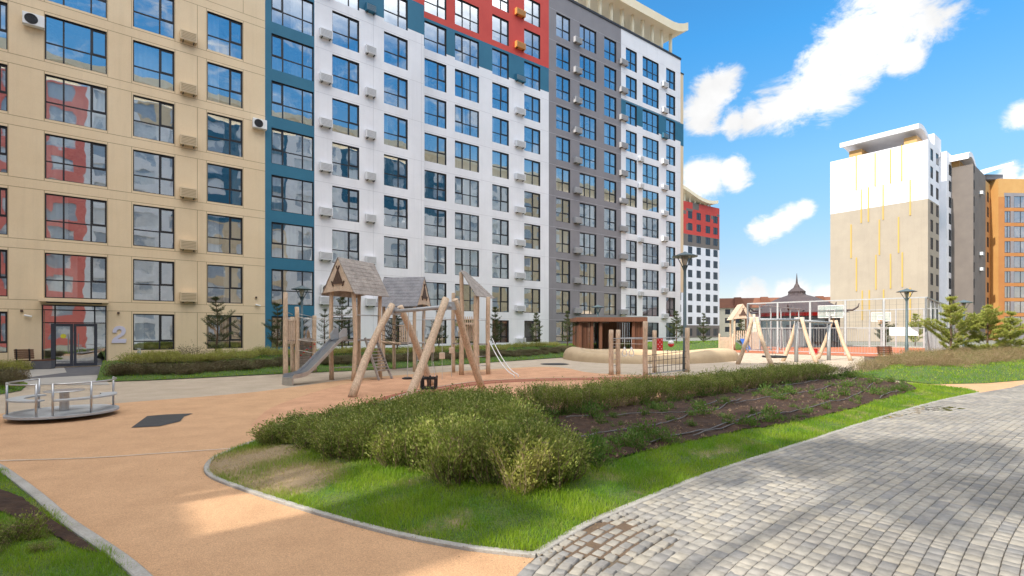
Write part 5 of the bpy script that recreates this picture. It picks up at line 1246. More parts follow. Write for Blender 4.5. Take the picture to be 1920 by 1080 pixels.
# playhouse
C4 = AT(1388, 49.5); ph_ = thing('playhouse', 'small gabled wooden playhouse tower with dark hut cut-out left of the court', 'play tower', (C4.x, C4.y, 0))
a4 = Vector((1, -.15)).normalized(); b4 = Vector((.15, 1)).normalized()
for u in (-1, 1):
    for v in (-1, 1): p = C4.xy+a4*.72*u+b4*.7*v; log(V3(p), V3(p, 3.1), .09, .08, .01, name='post', parent=ph_)
gableroof(ph_, C4.xy, a4*1.0, b4*.95, 2.95, 4.45, front=-1, board=M['gable'])
b = MB()
for i in range(8): b.bar(V3(C4.xy-b4*.7-a4*.66+a4*.19*i, 1.0), V3(C4.xy-b4*.7-a4*.66+a4*.19*i, 1.9), .09, .03)
b.build('board_panel', M['gable'], ph_)
b = MB(); b.bar(V3(C4.xy-b4*.75, 1.1), V3(C4.xy-b4*2.2+a4*.1, .15), .5, .06); b.build('slide_chute', M['blue'], ph_)
for k, (pxa, pxb, Y) in enumerate(((1349, 1374, 49), (1404, 1425, 49))):
    a_, c_ = AT(pxa, Y), AT(pxb, Y-1); o = thing('wooden_fence', ('vertical board', 'taller vertical board')[k]+' play fence '+('left', 'right')[k]+' of the small gabled playhouse', 'fence', (a_.x, a_.y, 0))
    b = MB(); n = 12
    for i in range(n): p = a_.lerp(c_, i/(n-1)); b.bar((p.x, p.y, .1), (p.x, p.y, 1.3+.5*k), .09, .03)
    b.build('boards', M['gable'], o)
    for p in (a_, c_): log(V3(p.xy), V3(p.xy, 1.6+.6*k), .09, .08, .01, name='post', parent=o)
# ------------------------------------------------------------------ sports court
cf = thing('court_fence', 'tall white steel fence of the sports court with mesh above pickets', 'fence', (*A_, 0))
hf = 4.25
def fside(p, q, posts):
    d = (q-p).normalized(); Ln = (q-p).length
    for i in range(posts+1):
        c = p+d*Ln*i/posts
        b = MB(); b.bar(V3(c, 0), V3(c, hf), .13 if i in (0, posts) else .11, .13, up=(d.x, d.y, 0)); b.build('fence_post', M['galv'], cf)
    b = MB(); b.bar(V3(p, hf+.03), V3(q, hf+.03), .10, .09); b.bar(V3(p, 2.12), V3(q, 2.12), .05, .05); b.bar(V3(p, .18), V3(q, .18), .05, .05); b.build('fence_rail', M['galv'], cf)
    b = MB(); n = int(Ln/.19)
    for i in range(1, n): c = p+d*Ln*i/n; b.bar(V3(c, .15), V3(c, 2.1), .012, .012)
    b.build('pickets', M['galv'], cf)
    b = MB(); n = int(Ln/.42)
    for i in range(1, n): c = p+d*Ln*i/n; b.bar(V3(c, 2.1), V3(c, hf), .008, .008)
    for i in range(1, 5): z = 2.12+(hf-2.12)*i/5; b.bar(V3(p, z), V3(q, z), .009, .009)
    b.build('mesh', M['lamp'], cf)
fside(A_, B_, 5); fside(B_, B_+cd*CL, 8); fside(A_, A_+cd*CL, 8); fside(A_+cd*CL, B_+cd*CL, 5)
def hoop(c, facing, label):
    o = thing('basketball_hoop', label, 'basketball hoop', (*c, 0)); f = V3(facing); s_ = Vector((-f.y, f.x, 0)); c = V3(c)
    b = MB(); b.tube([c-f*.35, c-f*.35+Vector((0, 0, 3.3))], .07, 8); b.build('post', M['galv'], o)
    b = MB(); b.bar(c+s_*-.9+Vector((0, 0, 3.45)), c+s_*.9+Vector((0, 0, 3.45)), .03, 1.0); bo = b.build('backboard', M['glassb'], o)
    b = MB()
    for (u0, z0, u1, z1) in ((-.9, 2.97, .9, 2.97), (-.9, 3.93, .9, 3.93), (-.88, 2.97, -.88, 3.93), (.88, 2.97, .88, 3.93), (-.3, 3.15, .3, 3.15), (-.3, 3.58, .3, 3.58), (-.28, 3.15, -.28, 3.58), (.28, 3.15, .28, 3.58)):
        b.bar(c+s_*u0+Vector((0, 0, z0)), c+s_*u1+Vector((0, 0, z1)), .05, .06)
    b.build('board_lines', M['whitep'], bo)
    b = MB(); rc_ = c+f*.35+Vector((0, 0, 3.05)); b.tube([rc_+Vector((.23*math.cos(a), .23*math.sin(a), 0)) for a in [k*math.pi/8 for k in range(17)]], .02, 6); b.bar(c+Vector((0, 0, 3.05)), c+f*.13+Vector((0, 0, 3.05)), .12, .08); b.build('rim', M['orange'], o)
    b = MB()
    for k in range(10): a = k*math.pi/5; b.tube([rc_+Vector((.23*math.cos(a), .23*math.sin(a), 0)), rc_+Vector((.12*math.cos(a+.4), .12*math.sin(a+.4), -.4))], .008, 4)
    b.build('net', M['orange2'], o)
gb = bpy.data.materials.new('clear_board'); gb.use_nodes = True; bb_ = gb.node_tree.nodes['Principled BSDF']; bb_.inputs['Base Color'].default_value = (.55,.65,.62,1); bb_.inputs['Alpha'].default_value = .45; bb_.inputs['Roughness'].default_value = .1; M['glassb'] = gb
hoop((A_+B_)/2+cd*1.0+fd*.0, cd, 'clear backboard with orange rim just inside the near end of the sports court')
hoop((A_+B_)/2+cd*(CL-1.0), -cd, 'farther basketball backboard at the back end of the sports court')
b = MB(); cS = AT(1696, 35.8); cS = V3(A_+fd*(CW-1.25)-cd*.09); b.bar(cS-V3(fd*.85, -1.85), cS+V3(fd*.85, 1.85), .02, .62); tag(b.build('blank_sign', M['whitep']), 'blank white rectangular board fixed on the court fence behind the street lamp', 'sign board')
# pagoda-roofed building behind
cP = AT(1494, 61); pg = thing('pagoda_building', 'dark pagoda-like building with spire and upturned red-trimmed eaves behind the court', 'building', (cP.x, cP.y, 0), R(30))
n = 8; b = MB()
b.lathe((0, 0, 0), [(4.4, 0), (4.4, 3.6)], 8); b.build('wall', M['paggr'], pg, local=True)
b = MB(); b.lathe((0, 0, 0), [(4.6, 3.6), (4.6, 4.2)], 8); b.build('red_frieze', M['redp'], pg, local=True)
b = MB(); b.lathe((0, 0, 4.0), [(5.3, 0), (4.8, .35), (3.2, 1.3), (1.9, 1.9), (1.0, 2.2), (.85, 2.5)], 8); rfp = b.build('roof', M['pag'], pg, local=True)
b = MB()
for k in range(8):
    a = 2*math.pi*(k+.5)/8; pts = [(r_*math.cos(a), r_*math.sin(a), z) for r_, z in ((4.0, 4.7), (5.0, 4.25), (5.6, 4.25), (6.1, 4.6), (6.2, 5.0))]; b.tube(pts, [.12, .13, .12, .09, .04], 6)
b.build('upturned_eave', M['pag'], rfp, local=True, smooth=True)
b = MB(); b.lathe((0, 0, 6.3), [(.9, 0), (.95, .3), (.6, .6), (.35, .8), (.25, 1.05), (.12, 1.3), (.07, 1.9), (.02, 2.5)], 10); b.build('spire', M['pag'], rfp, local=True)
for k in range(3):
    b = MB(); a = R(-150+36*k); b.bar((4.3*math.cos(a), 4.3*math.sin(a), 1.6), (4.3*math.cos(a)+1.0*math.sin(a), 4.3*math.sin(a)-1.0*math.cos(a), 1.6), .4, 1.9); b.build('window', M['glassd'], pg, local=True)
# ------------------------------------------------------------------ lamps, benches, bollards
def lamp(c, h, label, k=1.0):
    o = thing('street_lamp', label, 'street lamp', c, group='hat-topped court lamps'); c = Vector(c)
    b = MB(); b.tube([c, c+Vector((0, 0, .9)), c+Vector((0, 0, .95)), c+Vector((0, 0, h-.75))], [.11*k, .105*k, .085*k, .065*k], 12); b.build('post', M['lamp'], o, smooth=True)
    b = MB()
    for i in range(4):
        a = math.pi/4+i*math.pi/2; d = Vector((math.cos(a), math.sin(a), 0))
        b.tube([c+d*.05+Vector((0, 0, h-.85)), c+d*.10+Vector((0, 0, h-.7)), c+d*.36+Vector((0, 0, h-.20))], .02, 6)
    b.tube([c+Vector((0, 0, h-.8)), c+Vector((0, 0, h-.62))], [.06, .11], 10); b.build('arms', M['lamp'], o)
    b = MB(); b.lathe(c+Vector((0, 0, h-.62)), [(.08, 0), (.14, .40)], 14); b.build('lens', M['lens'], o, smooth=True)
    b = MB(); b.lathe(c+Vector((0, 0, h-.22)), [(.56, 0), (.58, .03), (.34, .12), (.12, .20), (.03, .25)], 24); b.build('hat', M['lamp'], o)
lamp(AT(1284, 23.6), 5.55, 'tall grey-green lamp with flat hat in front of the climbing frame and sandpit')
lamp(AT(1700, 34.5), 4.75, 'hat-topped lamp standing in front of the blank white board on the court fence', 1.0)
lamp(AT(566, 29.5, .3), 4.2, 'hat-topped lamp half hidden behind the slide tower, left of its roof')
lamp(AT(1121, 43.5, .3), 3.8, 'small distant hat-topped lamp rising behind the brown pavilion roof')
lamp(AT(1807, 40), 4.3, 'hat-topped lamp whose head shows between the two pines at the right')
def bollard(c, label):
    o = thing('bollard_light', label, 'bollard', c, group='low bollard lights'); b = MB(); b.lathe(c, [(.075, 0), (.075, .62), (.07, .63)], 16); b.build('body', M['galv'], o, smooth=False)
    b = MB(); b.lathe(Vector(c)+Vector((0, 0, .632)), [(.068, 0), (.068, .09)], 16); b.build('light_band', M['lens'], o); b = MB(); b.lathe(Vector(c)+Vector((0, 0, .723)), [(.085, 0), (.085, .05)], 16); b.build('cap', M['galv'], o)
pB = AT(261, 25.2); bollard((pB.x, pB.y, bh(pB.x, pB.y)-.05), 'grey cylindrical bollard light on the lawn right of the entrance')
pB = AT(983, 40); bollard((pB.x, pB.y, bh(pB.x, pB.y)-.02), 'small dark bollard light on the back lawn near the middle of the picture')
def bench(c, rot, label, L_=1.5, dark='pav'):
    o = thing('park_bench', label, 'bench', c, rot)
    b = MB(); b.box(-L_/2, L_/2*.1, -.28, .28, 0, .40); b.build('concrete_base', M['asph'], o, local=True, bevel=.02)
    b = MB()
    for i in range(5): b.box(-L_/2, L_/2, -.28+.115*i, -.18+.115*i, .405, .45)
    b.build('seat', M[dark], o, local=True)
    b = MB()
    for i in range(5): b.box(-L_/2 if 0 else -.05, L_/2, .24+.02*i, .27+.02*i, .52+.095*i, .60+.095*i)
    b.build('backrest', M[dark], o, local=True)
    for x in (.1, L_/2-.1):
        b = MB(); b.bar((x, .30, .40), (x, .39, 1.0), .05, .03); b.build('back_frame', M['dark'], o, local=True)
    b = MB(); b.box(L_/2-.12, L_/2-.06, -.24, .24, 0, .403); b.build('leg', M['dark'], o, local=True)
bench((*g2(66, 692.5), .02), R(205), 'dark slatted bench on a block base beside the glazed entrance', 1.35)
bench((*AT(1655, 27.6).xy, .05), R(8), 'dark slatted bench on a block base behind the hedge near the court fence', 1.75)
b = MB()
# ------------------------------------------------------------------ plants
def leaves(centers, dirs, size, aspect=.45, rs=nr, fold=False):
    """one folded quad leaf per centre"""
    n = len(centers); d = dirs/np.linalg.norm(dirs, axis=1)[:, None]
    r = rs.normal(size=(n, 3)); s = np.cross(d, r); s /= np.linalg.norm(s, axis=1)[:, None]
    L_ = (size*rs.uniform(.65, 1.25, n))[:, None]; W_ = L_*aspect
    a = centers; b = centers+d*L_*.5+s*W_*.5; c = centers+d*L_; e = centers+d*L_*.5-s*W_*.5
    V = np.stack([a, b, c, e], 1).reshape(-1, 3); Fq = np.arange(n*4).reshape(n, 4); return V, Fq
def shrubmesh(h, rad, nst, nleaf, lsize, seed, vase=.35, leaf_lo=.25, aspect=.5, jit=.035):
    rs = np.random.RandomState(seed); st = MB(); C_ = []; D_ = []
    for i in range(nst):
        a = rs.uniform(0, 2*math.pi); rr = rad*math.sqrt(rs.uniform(0, 1)); b0 = Vector((math.cos(a)*rr*vase, math.sin(a)*rr*vase, -.03)); hh = h*rs.uniform(.72, 1.05)*(1-.25*(rr/rad)**2)
        t0 = Vector((math.cos(a)*rr, math.sin(a)*rr, hh)); k = rs.normal(size=3)*.05
        pts = []
        for j in range(6):
            t = j/5; p = b0.lerp(t0, t)+Vector(k)*math.sin(math.pi*t)*1.2; p.x += math.cos(a)*rad*.12*math.sin(math.pi*t); pts.append(p)
        st.tube(pts, [.007, .006, .005, .004, .003, .002], 4, cap=False)
        m = nleaf//nst
        for j in range(m):
            t = leaf_lo+(1-leaf_lo)*rs.uniform()**.75; q = b0.lerp(t0, t)+Vector(k)*math.sin(math.pi*t)*1.2
            off = rs.normal(size=3)*jit*(.5+t); C_.append((q.x+off[0], q.y+off[1], max(.02, q.z+off[2]))); D_.append((off[0]*8+math.cos(a)*.3, off[1]*8+math.sin(a)*.3, .5+rs.uniform(-.2, .9)))
            if j % 14 == 0: st.tube([q, Vector(C_[-1])], .002, 3, cap=False)
    V, Fq = leaves(np.array(C_), np.array(D_), lsize, aspect, rs)
    return st, V, Fq
def shrubproto(name, label, cat, args, leafm, twigm, group, loc):
    st, V, Fq = shrubmesh(**args); o = thing(name, label, cat, (0, 0, 0), 0, group)
    st.build('stems', M[twigm], o, local=True); fastmesh('foliage', V, Fq, M[leafm], o); o.location = loc; return o
HL = 'dense small-leaved olive green hedge shrub in the nearest planted mass'
gh = 'shrubs of the near hedge mass'
def ipoly(pts): return [(p.x, p.y) for p in (g2(x, y) for x, y in pts)]
mass = ipoly([(497, 842), (560, 858), (700, 890), (850, 928), (950, 944), (1050, 935), (1095, 908), (1062, 896), (1005, 862), (965, 832), (955, 800), (850, 792), (700, 808), (560, 824), (505, 832)])
protos = [shrubproto('hedge_shrub', HL, 'shrub', dict(h=.56, rad=.36, nst=34, nleaf=3000, lsize=.040, seed=s, vase=.45, leaf_lo=.12), 'hedge', 'twig', gh, (0, 0, 0)) for s in (1, 2, 3)]
xs = [p[0] for p in mass]; ys = [p[1] for p in mass]; cnt = 0; gx = min(xs); spots = []
rowi = 0; y = min(ys)
while y < max(ys):
    x = min(xs)+(.19 if rowi % 2 else 0)
    while x < max(xs):
        jx, jy = x+rnd.uniform(-.1, .1), y+rnd.uniform(-.1, .1)
        if inpoly(np.array([jx]), np.array([jy]), mass)[0]: spots.append((jx, jy))
        x += .40
    y += .36; rowi += 1
bright = g2(975, 938)
fe = [g2(*q_) for q_ in ((497, 842), (700, 890), (850, 928), (950, 944), (1050, 935), (1095, 908))]
def HLz(px, x, y):
    if px < 620: return 'low small-leaved olive shrub at the left tip of the near hedge mass'
    de = min(edged(x, y, [(a.x, a.y), (b_.x, b_.y)]) for a, b_ in zip(fe, fe[1:]))
    if de < .45: return 'olive hedge shrub on the front edge of the near hedge mass above the lawn' if px < 940 else 'olive hedge shrub at the right end of the near hedge mass beside the soil'
    if de > 2.2: return 'olive hedge shrub at the back of the near hedge mass beside the playground'
    return 'dense small-leaved olive green hedge shrub inside the near hedge mass'
for i, (x, y) in enumerate(spots):
    px = x/y*F+960; sc_h = .62+.50*max(0, min(1, (px-490)/330))
    sc_h *= rnd.uniform(.93, 1.06)*(.84 if px > 1000 else 1)
    if (Vector((x, y))-bright).length < .33: continue
    pr_ = protos[i % 3]; z = ih(x, y)-.02
    lab = HLz(px, x, y)
    if cnt < 3: pr_['label'] = lab; pr_.location = (x, y, z); pr_.scale = (1, 1, sc_h); pr_.rotation_euler = (0, 0, rnd.random()*6)
    else: dup(pr_, (x, y, z), rnd.random()*6.28, (rnd.uniform(.9, 1.1),)*2+(sc_h,), label=lab)
    cnt += 1
print('mass shrubs', cnt)
o = shrubproto('bright_shrub', 'single loose yellow-green shrub at the front corner of the hedge mass', 'shrub', dict(h=.70, rad=.36, nst=30, nleaf=3600, lsize=.038, seed=9, vase=.35, leaf_lo=.06), 'hedgey', 'twigp', None, (bright.x, bright.y, ih(bright.x, bright.y)-.02))
# vase-shaped shrubs of the back row
GR = 'shrubs of the back row behind the soil bed'; LR = 'vase-shaped half-bare hedge shrub in the row behind the soil bed'
pr2 = [shrubproto('row_shrub', LR, 'shrub', dict(h=.68, rad=.38, nst=34, nleaf=2400, lsize=.036, seed=s, vase=.22, leaf_lo=.5), 'hedge', 'twigp', GR, (0, 0, 0)) for s in (21, 22)]
rowp = [g2(x, y) for x, y in ((985, 797), (1100, 783), (1200, 767), (1350, 744), (1480, 722), (1560, 710))]
rowp = smooth_open(rowp, 10); acc = 0; last = rowp[0]; k = 0
for rofs, step in ((0, .52), (.42, .48)):
    acc = 0; last = rowp[0]
    for p in rowp[1:]:
        seg_ = (p-last).length; n = max(1, int(seg_/.05))
        for j in range(n):
            acc += seg_/n
            if acc > step:
                acc = 0; q = last.lerp(p, j/n); t_ = (p-last).normalized(); nn = Vector((-t_.y, t_.x)); q = q+nn*(rofs+rnd.uniform(-.07, .07))
                loc = (q.x, q.y, ih(q.x, q.y)-.02); sc__ = (rnd.uniform(.9, 1.1),)*2+(rnd.uniform(.82, 1.08),)
                if k < 2: pr2[k].location = loc
                else: dup(pr2[k % 2], loc, rnd.random()*6.28, sc__, label=('half-bare shrub in the front line behind the soil bed, ' if rofs == 0 else 'olive shrub in the rear line behind the soil bed, ')+('left half' if q.x < 4 else 'right half'))
                k += 1
        last = p
print('row shrubs', k)
# bare brown row going on to the bench
GB = 'bare twiggy shrubs before the bench'
pb_ = shrubproto('bare_shrub', 'low bare twiggy brown shrub at the end of the hedge row near the bench', 'shrub', dict(h=.5, rad=.3, nst=26, nleaf=500, lsize=.03, seed=31, vase=.3, leaf_lo=.5), 'hedgeb', 'twigp', GB, (0, 0, 0))
for i in range(7):
    q = g2(1535, 712).lerp(g2(1640, 700), i/6)+Vector((0, rnd.uniform(-.2, .2))); loc = (q.x, q.y, .03)
    if i == 0: pb_.location = loc
    else: dup(pb_, loc, rnd.random()*6, rnd.uniform(.8, 1.1))
# herbs in the soil bed
GHb = 'young green plants in the soil bed'
hp = [shrubproto('seedling', 'small bright green leafy plant growing in the dark soil bed', 'plant', dict(h=.14, rad=.12, nst=8, nleaf=160, lsize=.045, seed=s, vase=.2, leaf_lo=.1, jit=.03), 'herb', 'twig', GHb, (0, 0, 0)) for s in (41, 42)]
sp = [(p.x, p.y) for p in soilp]; xs = [p[0] for p in sp]; ys = [p[1] for p in sp]; k = 0
while k < 170:
    x, y = rnd.uniform(min(xs), max(xs)), rnd.uniform(min(ys), max(ys))
    if not inpoly(np.array([x]), np.array([y]), sp)[0]: continue
    if vnoise(x, y, 1.3, 4) < -.1 and rnd.random() < .7: continue
    loc = (x, y, sh(x, y)-.01); s_ = rnd.choice((.4, .5, .7, .9, 1.3))
    if k < 2: hp[k].location = loc
    else: dup(hp[k % 2], loc, rnd.random()*6, (s_, s_, s_*rnd.uniform(.7, 1.3)), label=('tiny' if s_ < .6 else 'small' if s_ < 1 else 'larger')+' green plant in the soil bed, '+('near the hedge mass' if x < 2.6 else 'in the middle' if x < 5.5 else 'towards the far end'))
    k += 1
gc = [shrubproto('leafy_clump', 'bright green leafy ground clump between the back row shrubs and the soil', 'plant', dict(h=.24, rad=.34, nst=20, nleaf=900, lsize=.05, seed=s, vase=.5, leaf_lo=.1, jit=.04), 'herb', 'twig', 'leafy clumps beside the soil', (0, 0, 0)) for s in (51,)]
for i, (px, py) in enumerate(((1090, 782), (1065, 790), (1010, 790), (990, 812), (1130, 868), (1110, 884), (1180, 856), (1240, 845), (1600, 716), (1690, 742))):
    q = g2(px, py); loc = (q.x, q.y, ih(q.x, q.y)); s_ = rnd.uniform(.6, 1.0)
    if i == 0: gc[0].location = loc
    else: dup(gc[0], loc, rnd.random()*6, s_)
# drip hoses
for i, line in enumerate(((( 1085, 842), (1160, 826), (1230, 815), (1280, 800), (1320, 776), (1345, 766)), ((1060, 800), (1150, 795), (1240, 790), (1330, 786), (1372, 768), (1390, 762)), ((1300, 836), (1380, 812), (1440, 800), (1490, 785), (1560, 768), (1615, 748), (1640, 726)), ((1220, 850), (1330, 822), (1400, 800), (1430, 790)), ((1380, 770), (1450, 756), (1520, 745), (1580, 728), (1612, 715)), ((1400, 742), (1450, 737), (1500, 730), (1535, 722)), ((1650, 756), (1665, 748), (1690, 744)))):
    pts = smooth_open([g2(x, y) for x, y in line], 6); b = MB(); b.tube([(p.x, p.y, sh(p.x, p.y)+.028+.012*math.sin(j*.9)) for j, p in enumerate(pts)], .010, 6)
    tag(b.build('drip_hose', M['hose'], smooth=True), 'thin grey irrigation hose lying on the dark soil bed', 'hose', 'irrigation hoses on the soil bed')
# soil clods and litter
n = 8000; X = nr.uniform(min(xs), max(xs), n); Yv = nr.uniform(min(ys), max(ys), n); ins = inpoly(X, Yv, sp); X, Yv = X[ins], Yv[ins]
Vv = []; Ff = []
for x, y in zip(X, Yv):
    s_ = abs(nr.normal())*.018+.006; z = sh(x, y); b0 = len(Vv)
    for dx, dy, dz__ in ((1,0,0),(-.5,.87,0),(-.5,-.87,0),(0,0,1.1)): Vv.append((x+dx*s_*nr.uniform(.7, 1.3), y+dy*s_*nr.uniform(.7, 1.3), z+dz__*s_-.002))
    Ff += [(b0, b0+1, b0+3), (b0+1, b0+2, b0+3), (b0+2, b0, b0+3)]
oc = fastmesh('soil_clods', np.array(Vv), np.array(Ff), mat('soil_clod', (.055,.03,.018), (.26,.19,.13), 30, .95, lo=.45, hi=.75)); tag(oc, 'dark clods and pale crumbs lying over the soil bed', 'soil', kind='stuff')
# ---- grass
def grassmat(name, c1, c2, dry, dlo=.55, dhi=.7):
    m = bpy.data.materials.new(name); m.use_nodes = True; t = m.node_tree; n = t.nodes; l = t.links; n.remove(n['Principled BSDF']); out = n['Material Output']
    a = n.new('ShaderNodeAttribute'); a.attribute_name = 'tone'; g = n.new('ShaderNodeNewGeometry')
    z = n.new('ShaderNodeTexNoise'); z.inputs['Scale'].default_value = 1.1; z.inputs['Detail'].default_value = 5; l.new(g.outputs['Position'], z.inputs[0])
    r = n.new('ShaderNodeMapRange'); l.new(z.outputs[0], r.inputs[0]); r.inputs[1].default_value = .35; r.inputs[2].default_value = .65
    x = n.new('ShaderNodeMix'); x.data_type = 'RGBA'; l.new(r.outputs[0], x.inputs[0]); x.inputs[6].default_value = (*c1, 1); x.inputs[7].default_value = (*c2, 1)
    x2 = n.new('ShaderNodeMix'); x2.data_type = 'RGBA'; l.new(a.outputs['Fac'], x2.inputs[0]); l.new(x.outputs[2], x2.inputs[6]); x2.inputs[7].default_value = (*dry, 1)
    d = n.new('ShaderNodeBsdfPrincipled'); d.inputs['Roughness'].default_value = .55; d.inputs['Specular IOR Level'].default_value = .3; l.new(x2.outputs[2], d.inputs['Base Color'])
    tr = n.new('ShaderNodeBsdfTranslucent'); l.new(x2.outputs[2], tr.inputs[0]); mx = n.new('ShaderNodeMixShader'); mx.inputs[0].default_value = .5; l.new(d.outputs[0], mx.inputs[1]); l.new(tr.outputs[0], mx.inputs[2]); l.new(mx.outputs[0], out.inputs[0]); return m
M['grass'] = grassmat('grass_blades', (.15,.31,.012), (.30,.43,.025), (.55,.42,.24))
def grass(name, label, poly, holes_, hf_, n, hgt, wid, dryfn, zoff=0.0):
    P_ = np.array(poly); x0_, x1_, y0_, y1_ = P_[:, 0].min(), P_[:, 0].max(), P_[:, 1].min(), P_[:, 1].max()
    X = nr.uniform(x0_, x1_, n); Y_ = nr.uniform(y0_, y1_, n)
    # thin out with distance: keep probability falls as (6/Y)^1.3
    keep = (nr.uniform(size=n) < np.minimum(1, (5.5/np.maximum(Y_, 1))**1.35)) & inpoly(X, Y_, poly) & (np.abs(X) < Y_*1.1+1.5)
    X, Y_ = X[keep], Y_[keep]
    for h_ in holes_:
        ins = inpoly(X, Y_, h_); X, Y_ = X[~ins], Y_[~ins]
    dry = np.clip(dryfn(X, Y_)+.35*np.clip(vnoise(X, Y_, 3.1, 9)-.25, 0, 1)+nr.normal(0, .16, len(X)), 0, 1)
    sparse = nr.uniform(size=len(X)) < 1-.45*dry; X, Y_, dry = X[sparse], Y_[sparse], dry[sparse]
    # height on a coarse lookup
    gx = np.linspace(x0_, x1_, 70); gy = np.linspace(y0_, y1_, 70); Hh = np.array([[hf_(a, b_) for a in gx] for b_ in gy])
    ix = np.clip((X-x0_)/(x1_-x0_)*69, 0, 68.999); iy = np.clip((Y_-y0_)/(y1_-y0_)*69, 0, 68.999); i0, j0 = ix.astype(int), iy.astype(int); fx, fy = ix-i0, iy-j0
    Z = Hh[j0, i0]*(1-fx)*(1-fy)+Hh[j0, i0+1]*fx*(1-fy)+Hh[j0+1, i0]*(1-fx)*fy+Hh[j0+1, i0+1]*fx*fy+zoff-.012
    m = len(X); sc_ = np.maximum(1, (Y_/5.5)**.75); cl = .75+.45*vnoise(X, Y_, 2.2, 3)
    h = hgt*nr.uniform(.35, 1.35, m)*cl*(1-.45*dry); w_ = wid*nr.uniform(.7, 1.3, m)*sc_; a = nr.uniform(0, 2*math.pi, m); la = nr.uniform(0, 2*math.pi, m); le = h*nr.uniform(.1, .75, m)+h*.5*dry
    dx, dy = np.cos(a)*w_/2, np.sin(a)*w_/2; lx, ly = np.cos(la)*le, np.sin(la)*le
    V = np.stack([np.stack([X-dx, Y_-dy, Z], 1), np.stack([X+dx, Y_+dy, Z], 1), np.stack([X+lx*.35+dx*.7, Y_+ly*.35+dy*.7, Z+h*.62], 1), np.stack([X+lx*.35-dx*.7, Y_+ly*.35-dy*.7, Z+h*.62], 1),
                  np.stack([X+lx, Y_+ly, Z+h], 1)], 1).reshape(-1, 3)
    base = np.arange(m)[:, None]*5; T = np.concatenate([base+np.array([0, 1, 2]), base+np.array([0, 2, 3]), base+np.array([3, 2, 4])]); 
    o = fastmesh(name, V, T, M['grass'], col=np.repeat(dry, 5)); print(name, m); return tag(o, label, 'grass', kind='stuff')
massg = ipoly([(520, 850), (700, 882), (850, 916), (950, 932), (1040, 922), (1080, 908), (1040, 890), (985, 860), (950, 832), (945, 803), (700, 812), (560, 830)])
grass('grass', 'short green lawn with straw-coloured worn patches around the hedge and soil bed', islp, [sp, massg], ih, 1900000, .085, .0058, dryf)
grass('grass', 'green lawn in the near left corner beside the kerb', lbp, [[(p.x, p.y) for p in lsoil]], lh, 420000, .07, .0045, lambda x, y: .5*(vnoise(x, y, 2, 3) > .5))
grass('grass', 'sunny bright green lawn strip below the juniper bank at the right', rlp, [], rh, 330000, .10, .010, lambda x, y: .1+0*x)
grass('grass', 'raised green lawn along the foot of the apartment blocks', blpt, [], bh, 900000, .10, .012, lambda x, y: .05+0*x)
grass('grass', 'small green lawn mound at the left edge of the playground', lmp, [], lambda x, y: .02+min(edged(x, y, lmp), 1)*.3, 60000, .10, .010, lambda x, y: 0*x)
# left corner leafy groundcover
q0 = shrubproto('groundcover_clump', 'low brownish-green small-leaved clump in the near left corner lawn', 'plant', dict(h=.16, rad=.24, nst=24, nleaf=1500, lsize=.024, seed=61, vase=.6, leaf_lo=.05, jit=.03), 'hedge', 'twig', 'clumps in the near left corner', (0, 0, 0))
k = 0
for i in range(15):
    q = g2(rnd.uniform(-60, 105), rnd.uniform(1010, 1085)); 
    if i == 0: q0.location = (q.x, q.y, lh(q.x, q.y))
    else: dup(q0, (q.x, q.y, lh(q.x, q.y)), rnd.random()*6, rnd.uniform(.35, .6))
# ---- hedge band on the back lawn
HB = [shrubproto('lawn_shrub', 'dense brownish clipped shrub in the low band on the back lawn', 'shrub', dict(h=.42, rad=.55, nst=30, nleaf=2600, lsize=.055, seed=s, vase=.7, leaf_lo=.05, jit=.06), 'hedgeb', 'twig', 'low brown shrub band on the back lawn', (0, 0, 0)) for s in (71, 72)]
bandl = smooth_open([g2(215, 709), g2(300, 707), g2(420, 701), g2(540, 694), g2(700, 687), g2(860, 678), g2(980, 671), g2(1080, 664)], 12); k = 0
for ofs in (0, .45, .9):
    acc = 9; last = bandl[0]
    for p in bandl[1:]:
        acc += (p-last).length
        if acc > .72:
            acc = 0; t_ = (p-last).normalized(); q = p+Vector((-t_.y, t_.x))*(ofs+rnd.uniform(-.1, .1)); loc = (q.x, q.y, bh(q.x, q.y)-.02)
            if k < 2: HB[k].location = loc
            else: dup(HB[k % 2], loc, rnd.random()*6, (rnd.uniform(.9, 1.1),)*2+(rnd.uniform(.42, .58),), label='brownish shrub in the '+{0: 'front', .45: 'middle', .9: 'rear'}[ofs]+' line of the lawn band, '+('before the tan block' if loc[0] < -15 else 'before the teal and white walls' if loc[0] < -4 else 'right of the swing frame'))
            k += 1
        last = p
print('band', k)
HY = shrubproto('lawn_shrub', 'yellow-green low spreading shrub behind the brown band on the back lawn', 'shrub', dict(h=.34, rad=.6, nst=30, nleaf=2200, lsize=.05, seed=75, vase=.7, leaf_lo=.05, jit=.06), 'hedgey', 'twig', 'yellow-green shrubs on the back lawn', (0, 0, 0)); k = 0
for i in range(46):
    t = i/45; idx = int(t*(len(bandl)-2)); p = bandl[idx]; t_ = (bandl[idx+1]-p).normalized(); q = p+Vector((-t_.y, t_.x))*(1.7+rnd.uniform(-.2, .9)); loc = (q.x, q.y, bh(q.x, q.y)+.10)
    if k == 0: HY.location = loc
    else: dup(HY, loc, rnd.random()*6, (1, 1, rnd.uniform(.6, 1)))
    k += 1
